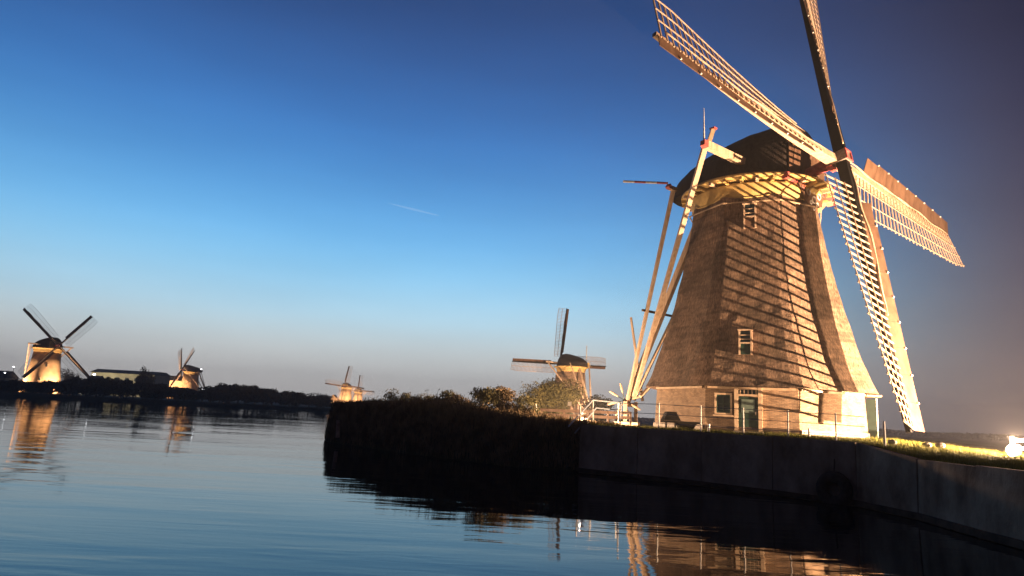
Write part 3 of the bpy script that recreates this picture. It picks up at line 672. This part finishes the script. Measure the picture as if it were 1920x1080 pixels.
def px(x, y, Y, z=None):   # a point in the world at distance Y seen at pixel x,y of the photograph
    d = fw+(x-960)/FPX*r2-(y-540)/FPX*u2; d = d/d.y
    return Vector((0,0,EYE))+d*Y
p = px(80, 712, 200)
far_mill((p.x, 200, .9), R(-25), R(44), 1, 'brick windmill at the far left with four dark crossed sails, its tower lit orange', power=26000, near='the far left windmill', lightdir=((-4.5,-6.5,.8),(7.5,-3.5,.8)), dark=True)
p = px(356, 720, 330)
far_mill((p.x, 330, .9), R(190), R(47), 2, 'small orange-lit windmill with black cap beside the long low building', power=62000, near='the small orange windmill', lightdir=((-10,-16,1),))
p = px(648, 745, 470)
far_mill((p.x, 470, .9), R(-95), R(6), 2, 'tiny brightly lit windmill just left of the reed bank, taller of the pair', near='the taller tiny windmill', power=45000, lightdir=((-6,-15,1),(10,-14,1)))
p = px(671, 745, 600)
far_mill((p.x, 600, .9), R(-80), R(2), 2, 'tiny brightly lit windmill just left of the reed bank, lower one behind its taller neighbour', near='the lower tiny windmill', power=45000, lightdir=((-6,-15,1),(10,-14,1)))
p = px(1069, 740, 165)
far_mill((p.x, 165, 1.0), R(119), R(2), 1, 'thatched windmill seen from behind over the olive bush, between the reeds and the large mill', 'thatch', near='the windmill over the olive bush', power=36000, lightdir=((9,-13,1),(-8,-12,.5)))

# long low building
p = px(246, 712, 300); c = Vector((p.x, 300, .9))
lb = empty('long_building', c, 'long low building with pale wall and dark flat-pitched roof, left of the small orange windmill', 'building')
mb = MB(); mb.box((0,0,4.6), (27,14,10.4)); mb.build('wall', M['plaster'], lb)
mb = MB(); mb.hexa([Vector(v) for v in ((-14,-8,9.6),(14,-8,9.6),(14,8,9.6),(-14,8,9.6),(-13.6,-3,11.2),(13.6,-3,11.2),(13.6,3,11.2),(-13.6,3,11.2))]); mb.build('roof', M['roof'], lb)
for k in range(6):
    mb = MB(); mb.box((-10+4*k,-7.05,7.2), (1.8,.12,1.6)); f_ = mb.build('window', M['grey_steel'], lb); mb = MB(); mb.box((-10+4*k,-7.13,7.2), (1.5,.05,1.3)); mb.build('pane', M['glass'], f_)
flood_light('small floodlight before the pale wall of the long low building', (c.x-8, 274, 1.5), (c.x-1, 293, 7), 26000, ang=150, lens='lamp_warm', col=(1,.86,.6), group='floodlights at the distant windmills')
p = px(322, 712, 335); c = Vector((p.x, 335, .9))
lb = empty('brick_barn', c, 'orange-lit low brick barn between the long building and the small windmill', 'building')
mb = MB(); mb.box((0,0,4.2), (15,8,9.2)); mb.build('wall', M['far_brick'], lb)
mb = MB(); mb.hexa([Vector(v) for v in ((-8,-4.6,8.6),(8,-4.6,8.6),(8,4.6,8.6),(-8,4.6,8.6),(-7.8,-.1,11),(7.8,-.1,11),(7.8,.1,11),(-7.8,.1,11))]); mb.build('roof', M['roof'], lb)
flood_light('small floodlight before the orange-lit brick barn', (c.x+2, 316, 1.5), (c.x, 331, 6), 30000, ang=130, lens='lamp_warm', group='floodlights at the distant windmills')
p = px(627, 742, 480); c = Vector((p.x, 480, .9))
lb = empty('cottage', c, 'tiny lit cottage left of the pair of tiny windmills', 'house')
mb = MB(); mb.box((0,0,2.2), (6,6,5)); mb.build('wall', M['far_brick'], lb); mb = MB(); mb.hexa([Vector(v) for v in ((-3.4,-3.4,4.6),(3.4,-3.4,4.6),(3.4,3.4,4.6),(-3.4,3.4,4.6),(-.1,-3.2,8),(.1,-3.2,8),(.1,3.2,8),(-.1,3.2,8))]); mb.build('roof', M['far_brick'], lb)
for (x0, x1, lab) in ((-12, 22, 'pale low house behind the hedge at the far left edge'), (168, 192, 'small dark gabled house with lit gable at the left end of the long building')):
    a_, b_ = px(x0, 715, 240), px(x1, 715, 240); wd = (b_-a_).length; c = Vector(((a_.x+b_.x)/2, 240, .9))
    lb = empty('house', c, lab, 'house'); mb = MB(); mb.box((0,0,2.2), (wd,6,5)); mb.build('wall', M['plaster'], lb)
    mb = MB(); mb.hexa([Vector(v) for v in ((-wd/2-.3,-3.4,4.4),(wd/2+.3,-3.4,4.4),(wd/2+.3,3.4,4.4),(-wd/2-.3,3.4,4.4),(-wd/2+.3,-.3,6.9),(wd/2-.3,-.3,6.9),(wd/2-.3,.3,6.9),(-wd/2+.3,.3,6.9))]); mb.build('roof', M['roof'], lb)

# ------------------------------------------------------------------ vegetation
def crown_mesh(name, rx, ry, rz, n, leaf, material, seed, flat=.3, clumps=9):
    r_ = random.Random(seed); mb = MB(); cl = []
    for k in range(clumps):
        a = r_.uniform(0, 6.28); q_ = r_.uniform(.2, .75); cl.append((Vector((math.cos(a)*q_, math.sin(a)*q_, r_.uniform(-.45, .65))), r_.uniform(.32, .55)))
    for k in range(n):
        c_, s_ = cl[r_.randrange(clumps)]
        v = Vector((r_.gauss(0,1), r_.gauss(0,1), r_.gauss(0,1))).normalized()*s_*(r_.random()**.35)
        p_ = c_+v
        if r_.random() < .05: p_ += v*.35
        P_ = Vector((p_.x*rx, p_.y*ry, p_.z*rz + rz))
        if P_.z < -.1: continue
        u = Vector((r_.gauss(0,1), r_.gauss(0,1), r_.gauss(0,1))).normalized(); w_ = u.cross(Vector((r_.gauss(0,1), r_.gauss(0,1), r_.gauss(0,1)))).normalized(); s = leaf*r_.uniform(.5, 1.4)
        i = mb.add([P_-u*s, P_+w_*s*.45, P_+u*s, P_-w_*s*.45]); mb.face([i,i+1,i+2,i+3])
    return mb.mesh(name, material)
def stem_mesh(name, h, r, n, spread, seed):
    r_ = random.Random(seed); mb = MB()
    mb.tube([(0,0,-.3), (r*.4,0,h*.4), (0,r*.5,h)], [r, r*.8, r*.3], 7)
    for k in range(n):
        a = r_.uniform(0, 6.28); z0 = h*r_.uniform(.1, .6)
        mb.tube([(0,0,z0), (math.cos(a)*spread*.4, math.sin(a)*spread*.4, z0+h*.25), (math.cos(a)*spread, math.sin(a)*spread, z0+h*.5)], [r*.5, r*.35, r*.1], 5)
    return mb.mesh(name, M['bark'])
def plant(name, loc, cm, smh, label, cat, scale=(1,1,1), rz=0, group=None, trunk='trunk'):
    root = empty(name, loc, label, cat, group); root.scale = scale; root.rotation_euler = (0,0,rz)
    obj('crown', cm, root); obj(trunk, smh, root); return root
# olive bush before the distant thatched mill
p = px(1038, 775, 48)
plant('bush', (p.x, 48, 1.5), crown_mesh('olive_crown', 2.25, 2.0, 1.65, 16000, .07, M['leaf_olive'], 3, clumps=16), stem_mesh('stems', 2.2, .12, 8, 1.4, 4), 'large round olive bush before the distant thatched windmill', 'bush', trunk='stem')
p = px(1120, 765, 62)
plant('bush', (p.x, 62, 1.3), crown_mesh('grey_crown', 1.7, 1.6, 1.45, 3500, .10, M['leaf_grey'], 5, clumps=8), stem_mesh('stems2', 2.0, .1, 6, .8, 6), 'dark grey-green bush right of the olive bush, behind the footbridge handrail', 'bush', trunk='stem')
for (x_, y_, Y_, s_, lb_) in ((905,752,33.5,.40,'leafy sunlit-looking bramble bush standing up from the reeds left of the olive bush'), (950,754,34,.44,'pale bramble bush in the reeds just left of the olive bush'), (985,766,33,.3,'low pale shrub between the brambles and the fence end'), (862,757,36,.3,'low bramble on the bank top, leftmost of the lit ones')):
    p = px(x_, y_, Y_)
    plant('bramble', (p.x, Y_, 2.0), crown_mesh('bramble_crown', 2.4, 2.0, 1.5, 3200, .13, M['leaf_olive' if x_ in (905, 985) else 'reed'], int(x_), clumps=11), stem_mesh('bramble_stems', 2.0, .06, 7, 1.6, int(x_)), lb_, 'bush', (s_,s_,s_*1.2), trunk='stem')
for q_, (x_, y_, Y_, s_, lb_) in enumerate(((705,754,39,.16,'low dark bramble on the bank top, leftmost near the tip of the dark bank'), (745,752,39.5,.30,'dark bramble bush on the bank top, second from the bank tip'), (790,752,38.5,.26,'small dark bramble on the bank top, third from the bank tip'), (828,753,37,.32,'ragged dark bramble on the bank top just left of the lit shrubs'))):
    p = px(x_, y_, Y_)
    plant('bramble', (p.x, Y_, 2.0), crown_mesh('bramble_crown', 3.0, 2.0, 1.7, 2200, .15, M['leaf_olive'], int(x_), clumps=10), stem_mesh('bramble_stems', 2.0, .06, 7, 1.6, int(x_)), lb_, 'bush', (s_,s_,s_*1.2), trunk='stem')
# hedge shrubs and trees on the far bank
cms = [crown_mesh('shrub_crown', 3.4, 2.6, 2.1, 2400, .30, M['leaf_dark'], 20+k, clumps=10) for k in range(4)]; sms = [stem_mesh('shrub_stem', 2.6, .2, 5, 1.6, 30+k) for k in range(2)]
top = [(-60,716),(0,714),(60,716),(110,717),(150,711),(200,712),(240,714),(300,723),(340,727),(380,733),(410,722),(460,722),(500,729),(540,735),(600,742),(640,749)]
def top_y(x):
    for (a, ya), (b_, yb) in zip(top, top[1:]):
        if a <= x <= b_: return lerp(ya, yb, (x-a)/(b_-a))
    return 720
shore = [(c[0], c[1]) for c in crest[16:21]]
k = 0; x_ = -60
while x_ < 622:
    # distance of the shore along this ray
    best = None; d0 = px(x_, 740, 1.0)
    for (ax_, ay_), (bx_, by_) in zip(shore, shore[1:]):
        den = (bx_-ax_) - d0.x*(by_-ay_)
        if abs(den) < 1e-9: continue
        t_ = (d0.x*ay_-ax_)/den
        if -.02 <= t_ <= 1.02: best = ay_+(by_-ay_)*t_
    Y_ = (best or 200)+rnd.uniform(2, 7)
    ty_ = top_y(x_)+rnd.uniform(-3, 2); P = px(x_, ty_, Y_); h_ = max(2.0, P.z-1.0)
    s_ = h_/4.0
    plant('shrub', (P.x, Y_, .9), cms[k % 4], sms[k % 2], 'dark shrub in the black hedge line along the far bank', 'shrub', (1.15,1,s_), rnd.uniform(0, 6.28), 'shrubs of the hedge along the far bank', 'stem')
    k += 1; x_ += rnd.uniform(13, 19)
for (x_, ytop, Y_, wr, lab, mt) in ((281,679,225,2.6,'dark ragged tree standing above the hedge before the long building','leaf_dark'), (262,690,228,1.6,'thin dark tree left of the ragged tree by the long building','leaf_dark'),
        (127,684,240,4.6,'grey rounded tree behind the right side of the far left windmill','leaf_grey'), (430,722,232,9,'broad dark tree mound right of the small orange windmill','leaf_dark'), (470,724,236,8,'broad dark tree lower to the right of the broad mound','leaf_dark'), (598,733,300,8,'greyish rounded tree left of the tiny lit windmills','leaf_grey'), (528,730,290,8,'dim blue-grey tree mass between the mound and the greyish tree','leaf_grey'), (30,705,250,4,'dark tree at the left side of the far left windmill','leaf_grey')):
    P = px(x_, ytop, Y_); h_ = P.z-.9
    plant('tree', (P.x, Y_, .9), crown_mesh('tree_crown', wr, wr, h_*.42, 2600, .28, M[mt], int(x_)+7, clumps=12), stem_mesh('tree_trunk', h_*.8, .25, 7, wr*.6, int(x_)), lab, 'tree')
# far wood on the horizon
mb = MB(); r_ = random.Random(5)
for k in range(26000):
    X_ = r_.uniform(-480, 900); Y_ = r_.uniform(600, 655); h_ = 5+3*noise.noise(Vector((X_*.012, 0, 0)))+1.6*noise.noise(Vector((X_*.06, 3, 0))); z_ = 1+h_*r_.random()**.7; s = r_.uniform(.6, 1.3)
    u = Vector((r_.gauss(0,1), r_.gauss(0,.4), r_.gauss(0,1))).normalized(); w_ = u.cross(Vector((r_.gauss(0,1), r_.gauss(0,1), r_.gauss(0,1)))).normalized()
    P_ = Vector((X_, Y_, z_)); i = mb.add([P_-u*s, P_+w_*s*.7, P_+u*s, P_-w_*s*.7]); mb.face([i,i+1,i+2,i+3])
o = mb.build('far_wood', M['leaf_grey']); tag(o, 'dark band of far-off trees along the horizon behind the windmills', 'wood', kind='stuff')
# reeds and rough herbage on the near bank, left part
rb = MB(); r_ = random.Random(11); path = [(c[0], c[1], c[2]) for c in crest[9:15]]; spath = [(s[0], s[1], 0) for s, _ in SH[9:15]]
for k in range(30000):
    s = r_.random(); P, d = along(path, s); Q, _ = along(spath, s); u_ = r_.random(); 
    if u_ < .62:
        b_ = P + Vector((r_.uniform(-.3, 1.2)*-d.y*-1 if False else 0, 0, 0)); nn = Vector((-d.y, d.x, 0)); nn = nn if nn.y > 0 else -nn
        b_ = P+nn*r_.uniform(-.2, 2.2); h_ = r_.uniform(.25, .80)*(.75+.6*noise.noise(Vector((b_.x*.55, b_.y*.55, 2))))
        h_ *= (.12 + .88*min(1, max(0, s-.08)/.26))*(1-.55*min(1, max(0, s-.55)/.3))
        if r_.random() < .025: h_ *= 1.7
    else:
        b_ = Q.lerp(P, r_.random()**.8); h_ = r_.uniform(.2, .55)
    b_ = Vector(b_); a = r_.uniform(0, 6.28); lean = Vector((math.cos(a), math.sin(a), 0))*h_*r_.uniform(.05, .45); wd = Vector((-math.sin(a), math.cos(a), 0))*r_.uniform(.006, .018)
    i = rb.add([b_-wd, b_+wd, b_+lean*.4+Vector((0,0,h_*.6))+wd*.8, b_+lean+Vector((0,0,h_)), b_+lean*.4+Vector((0,0,h_*.6))-wd*.8]); rb.face([i,i+1,i+2,i+3,i+4])
    if u_ < .62 and r_.random() < .22:
        c_ = b_+lean+Vector((0,0,h_))
        for _ in range(3):
            e = Vector((r_.gauss(0,1), r_.gauss(0,1), r_.gauss(0,1)))*.04; g_ = Vector((r_.gauss(0,1), r_.gauss(0,1), r_.gauss(0,1))).normalized()*.05; f_ = g_.cross(Vector((.3,.5,1))).normalized()*.03
            i = rb.add([c_+e-g_, c_+e+f_, c_+e+g_, c_+e-f_]); rb.face([i,i+1,i+2,i+3])
tag(rb.build('reeds', M['reed']), 'rough reeds and dry grass covering the dark bank left of the quay wall', 'reeds', kind='stuff')
# grass on the yard and verge
gb = MB(); r_ = random.Random(12)
def blade(mb, b_, h_, wdt):
    a = r_.uniform(0, 6.28); lean = Vector((math.cos(a), math.sin(a), 0))*h_*r_.uniform(.1, .6); wd = Vector((-math.sin(a), math.cos(a), 0))*wdt
    i = mb.add([b_-wd, b_+wd, b_+lean+Vector((0,0,h_))]); mb.face([i,i+1,i+2])
cp2 = [(c[0], c[1], c[2]) for c in crest[1:10]]
for k in range(80000):
    if k % 3:
        P, d = along(cp2, r_.random()); nn = Vector((-d.y, d.x, 0)); nn = nn if nn.dot(Vector((13.5-P.x, 36-P.y, 0))) > 0 else -nn
        off = .12+r_.random()**1.6*6; b_ = P+nn*off; z = lerp(P.z, ground_h(b_.x, b_.y), min(1, off/1.0)); b_.z = z-.02
        dm = math.hypot(b_.x-13.46, b_.y-36.45)
        if dm < 5.7: continue
        blade(gb, b_, r_.uniform(.05, .16)*(1+.8*noise.noise(Vector((b_.x, b_.y, 0)))), r_.uniform(.004, .010))
    else:
        x = r_.uniform(11.4, 25); y = r_.uniform(15, 34); 
        if not inside(x, y) or math.hypot(x-13.46, y-36.45) < 5.8: continue
        b_ = Vector((x, y, ground_h(x, y)-.02)); blade(gb, b_, r_.uniform(.06, .2), r_.uniform(.005, .012))
for k in range(900):
    x = r_.uniform(11.6, 26); y = r_.uniform(16, 30)
    if not inside(x, y) or math.hypot(x-13.46, y-36.45) < 6.2 or noise.noise(Vector((x*.5, y*.5, 4))) < .05: continue
    for j in range(r_.randint(5, 14)): 
        b_ = Vector((x+r_.gauss(0, .07), y+r_.gauss(0, .07), 0)); b_.z = ground_h(b_.x, b_.y)-.02; blade(gb, b_, r_.uniform(.12, .34), .006)
tag(gb.build('grass', M['grass']), 'short rough grass on the mill yard and lit verge', 'grass', kind='stuff')

# ------------------------------------------------------------------ railing, fences, bridge rail, small things
rail = empty('railing', (7,26,1.9), 'low thin metal railing along the quay wall in front of the large windmill', 'railing'); org = Vector((7,26,1.9))
rp = []
for x_, yt, yb in ((1163,755,793),(1235,757,796),(1314,762,802),(1394,766,808),(1478,771,815),(1568,776,822),(1624,781,826)):
    # on the wall top line
    best = None; d0 = px(x_, yb, 1.0)
    q2 = [(c[0]+.10, c[1]+.15) for c in crest[6:11]]
    for (ax_, ay_), (bx_, by_) in zip(q2, q2[1:]):
        den = (bx_-ax_)-d0.x*(by_-ay_); t_ = (d0.x*ay_-ax_)/den
        if -.05 <= t_ <= 1.05: best = ay_+(by_-ay_)*t_
    Y_ = best or 28; P = px(x_, yb, Y_); T = px(x_, yt, Y_); rp.append((Vector((P.x, Y_, 1.9)), T.z))
for P, zt_ in rp[:-1]:
    mb = MB(); mb.tube([P-org-Vector((0,0,.1)), Vector((P.x, P.y, zt_+.03))-org], .026, 8); mb.build('rail_post', M['white'], rail)
for fr in (1.0, .62, .26):
    for (P, za), (Q, zb_) in zip(rp, rp[1:]):
        a_ = Vector((P.x, P.y, lerp(1.9, za, fr)-.02))-org; b_ = Vector((Q.x, Q.y, lerp(1.9, zb_, fr)-.02))-org
        mb = MB(); mb.tube([a_, b_], .013, 6); mb.build('rail_bar', M['galv'], rail)
def post(name, x_, yb, yt, Y_, r_, material, label, cat, lean=0):
    P = px(x_, yb, Y_); T = px(x_+lean, yt, Y_); mb = MB(); mb.tube([(0,0,-.25), (T.x-P.x, 0, T.z-P.z)], [r_, r_*.8], 8)
    o = mb.build(name, material, None, False, P); tag(o, label, cat); return o
post('marker_post', 1659, 833, 790, 21.6, .045, M['white'], 'white post standing alone by the lower tip of the sail', 'post', -2)
post('leaning_pole', 1205, 745, 595, 45, .10, M['post'], 'tall thin leaning pole beside the winch wheel of the large windmill', 'pole', -22)
post('mooring_post', 634, 812, 788, 39.0, .12, M['fencewood'], 'pale mooring post at the tip of the dark bank', 'post')
post('short_post', 1007, 768, 757, 34, .03, M['white'], 'short white post in the shrubs left of the wooden fence', 'post', -2)
post('low_stake', 1517, 818, 803, 25, .05, M['white'], 'stubby white stake at the foot of the right brick face', 'stake')
post('low_stake', 1329, 802, 795, 27, .06, M['white'], 'stubby white bollard left of the green front door', 'stake')
# wooden rail fence at the left of the yard
wf = empty('wooden_fence', (4,36,1.9), 'low wooden fence with two broad horizontal rails, left of the winch wheel', 'fence'); org = Vector((4,36,1.9))
fpts = [(1015,767,785,37.5),(1058,769,786,37.0),(1103,770,788,36.5),(1140,772,790,36.2),(1182,773,791,36)]
FP = []
for x_, yt, yb, Y_ in fpts:
    P = px(x_, yb, Y_); T = px(x_, yt, Y_); FP.append((P, T)); mb = MB(); mb.beam(P-org-Vector((0,0,.15)), T+Vector((0,0,.03))-org, .10, .10, side=(1,0,0)); mb.build('fence_post', M['fencewood'], wf)
for (P, T), (P2, T2) in zip(FP, FP[1:]):
    for fr in (.92, .42):
        a_ = P.lerp(T, fr)-org+Vector((.03,-.08,0)); b_ = P2.lerp(T2, fr)-org+Vector((-.03,-.08,0)); mb = MB(); mb.beam(a_, b_, .035, .15); mb.build('fence_rail', M['fencewood'], wf)
# footbridge handrail
fb = empty('handrail', (3.2,30,1.9), 'pale blue metal handrail of the gangway, sloping down left of the white posts', 'handrail'); org = Vector((3.2,30,1.9))
for pts_ in (((1066,800,28.6),(1112,750,30.5),(1160,755,31)), ((1078,812,28.6),(1118,765,30.5),(1160,769,31))):
    V = [px(*q_)-org for q_ in pts_]
    for a_, b_ in zip(V, V[1:]): mb = MB(); mb.tube([a_, b_], .028, 8); mb.build('rail_bar', M['galv'], fb)
for x_, yt, yb, Y_ in ((1088,762,800,29.2),(1112,752,792,30.5),(1160,755,793,31)):
    P = px(x_, yb, Y_); T = px(x_, yt, Y_); mb = MB(); mb.tube([P-org, T-org], .03, 8); mb.build('rail_post', M['white'], fb)
# sign
p = px(1068, 757, 40); sg = empty('notice_sign', (p.x, 40, 1.9), 'small pale notice board on a stake at the foot of the olive bush', 'sign')
mb = MB(); mb.box((0,0,p.z-1.9), (.22,.03,.24)); mb.build('sign_board', M['white'], sg); mb = MB(); mb.tube([(0,.03,-.1),(0,.03,p.z-1.9)], .02, 6); mb.build('stake', M['timber'], sg)
# white fence at the right edge
p = px(1899, 845, 30.5); wfn = empty('white_fence', (p.x, 30.5, 1.55), 'white post-and-board fence at the right edge behind the bright floodlight', 'fence')
for k in range(3):
    mb = MB(); mb.box((k*1.5,0,.33), (.13,.10,.95)); mb.build('fence_post', M['white'], wfn)
for k in range(2):
    for z_ in (.66, .30):
        mb = MB(); mb.box((k*1.5+.75,-.08,z_), (1.49,.04,.15)); mb.build('fence_rail', M['white'], wfn)
# made-up black object for a shadow-like dark patch before the left brick face
p = px(1268, 797, 30.2); cb = empty('made_up_dark_shape', (p.x, 30.2, 1.85), 'made-up low black shape for a shadow-like dark patch before the left brick face behind the railing', 'dark shape')
mb = MB(); mb.hexa([Vector(v) for v in ((-.62,-.35,.42),(.12,-.35,.42),(.12,.35,.42),(-.62,.35,.42),(-.45,-.25,.80),(-.06,-.25,.80),(-.06,.25,.80),(-.45,.25,.80))]); mb.build('hood', M['black'], cb)
mb = MB(); mb.box((.22,0,.37), (1.7,.6,.09)); mb.build('platform', M['black'], cb)
mb = MB(); mb.hexa([Vector(v) for v in ((.18,-.2,.0),(.62,-.2,.0),(.62,.2,.0),(.18,.2,.0),(0,-.25,.325),(.85,-.25,.325),(.85,.25,.325),(0,.25,.325))]); mb.build('pedestal', M['black'], cb)
for x_ in (-.45, -.05): mb = MB(); mb.tube([(x_,0,0),(x_,0,.33)], .04, 6); mb.build('leg', M['steel'], cb)
# pale stones in the verge
for x_, y_, Y_, s_, lab in ((1673,829,23.4,.13,'pale stone at the foot of the white marker post'), (1738,834,25.5,.14,'pale stone in the lit verge under the sail tip, left of a twin'), (1763,835,25.5,.15,'pale stone in the lit verge, right one of the close pair')):
    P = px(x_, y_, Y_); mb = MB(); rr_ = random.Random(int(x_)); n = 9; prof = [(.01,-.6),(.8,-.5),(1.0,-.1),(.9,.35),(.5,.6),(.01,.66)]
    rg = [mb.add([(s_*1.25*r_0*math.cos(2*math.pi*k/n)*rr_.uniform(.85,1.12), s_*r_0*math.sin(2*math.pi*k/n)*rr_.uniform(.85,1.12), s_*z_) for k in range(n)]) for r_0, z_ in prof]
    for a, b_ in zip(rg, rg[1:]):
        for k in range(n): mb.face([a+k, a+(k+1) % n, b_+(k+1) % n, b_+k])
    o = mb.build('stone', M['stone'], None, False, P); tag(o, lab, 'stone')
# distant lamps
LAMPS = [(22,700,235,'w','white street lamp left of the far left windmill, lower of two'), (38,689,238,'w','white street lamp close to the left wall of the far left windmill'), (120,686,236,'y','yellowish street lamp before the grey tree right of the far left windmill'),
         (187,703,238,'w','bright white lamp on the lit gable of the small house'), (255,722,228,'w','white lamp low in the hedge before the long building'), (383,693,320,'w','white lamp high in the air right of the small orange windmill'),
         (389,730,240,'w','brightest white lamp at the foot of the broad tree mound'), (525,741,285,'w','faint white lamp in the grey trees'), (552,743,285,'w','elongated white lamp right of the faint one in the grey trees'),
         (615,753,260,'w','white lamp at the shore left of the tiny lit windmills'), (681,754,430,'w','faint white lamp right of the tiny lit windmills'), (25,728,190,'w','white lamp low in the dark hedge at the far left'), (106,737,190,'w','faint lamp low in the hedge below the far left windmill')]
for x_, y_, Y_, kk, lab in LAMPS:
    P = px(x_, y_, Y_); r_ = empty('street_lamp', (P.x, Y_-3, .8), lab, 'street lamp')
    h_ = max(.6, P.z-.8); s_ = Y_*.0016*(1.25 if 'bright' in lab else .75)
    mb = MB(); mb.tube([(0,0,-.2),(0,0,h_)], .07, 6); mb.build('lamp_post', M['steel'], r_)
    mb = MB(); mb.lathe([(.02,-s_*.6),(s_*.8,-s_*.4),(s_,0),(s_*.7,s_*.45),(.02,s_*.6)], 8, (0,-.2,h_)); mb.build('lamp_head', M['lamp_white' if kk == 'w' else 'lamp_warm'], r_)
# contrail: thin ice trail, kilometres away; emission stands in for sunlight on it
a_, b_ = px(728, 381, 7000), px(822, 404, 7000); mb = MB(); mb.tube([a_, a_.lerp(b_, .5), b_], [3, 14, 5], 8)
cm_ = bpy.data.materials.new('contrail_glow'); cm_.use_nodes = True; t = cm_.node_tree; t.nodes.clear()
tr = N(t, 'ShaderNodeBsdfTransparent'); df = N(t, 'ShaderNodeEmission'); df.inputs[0].default_value = lin((150,195,240)); df.inputs[1].default_value = 1; mx = N(t, 'ShaderNodeMixShader'); mx.inputs[0].default_value = .22
t.links.new(tr.outputs[0], mx.inputs[1]); t.links.new(df.outputs[0], mx.inputs[2]); om = N(t, 'ShaderNodeOutputMaterial'); t.links.new(mx.outputs[0], om.inputs[0])
tag(mb.build('contrail', cm_), 'faint short contrail streak in the middle of the blue sky', 'contrail', kind='stuff')

# unseen scattering volume, added to imitate the glare around the floodlights
hz = MB(); hz.hexa([Vector(v) for v in ((-560,-60,-1.2),(960,-60,-1.2),(960,690,-1.2),(-560,690,-1.2),(-560,-60,32),(960,-60,32),(960,690,32),(-560,690,32))])
hm = bpy.data.materials.new('glow_haze'); hm.use_nodes = True; t = hm.node_tree; t.nodes.clear(); pv = N(t, 'ShaderNodeVolumePrincipled'); pv.inputs['Color'].default_value = (.97,.97,.97,1); pv.inputs['Density'].default_value = .0007; pv.inputs['Anisotropy'].default_value = .1
om = N(t, 'ShaderNodeOutputMaterial'); t.links.new(pv.outputs[0], om.inputs['Volume'])
tag(hz.build('glow_haze', hm), kind='stuff')
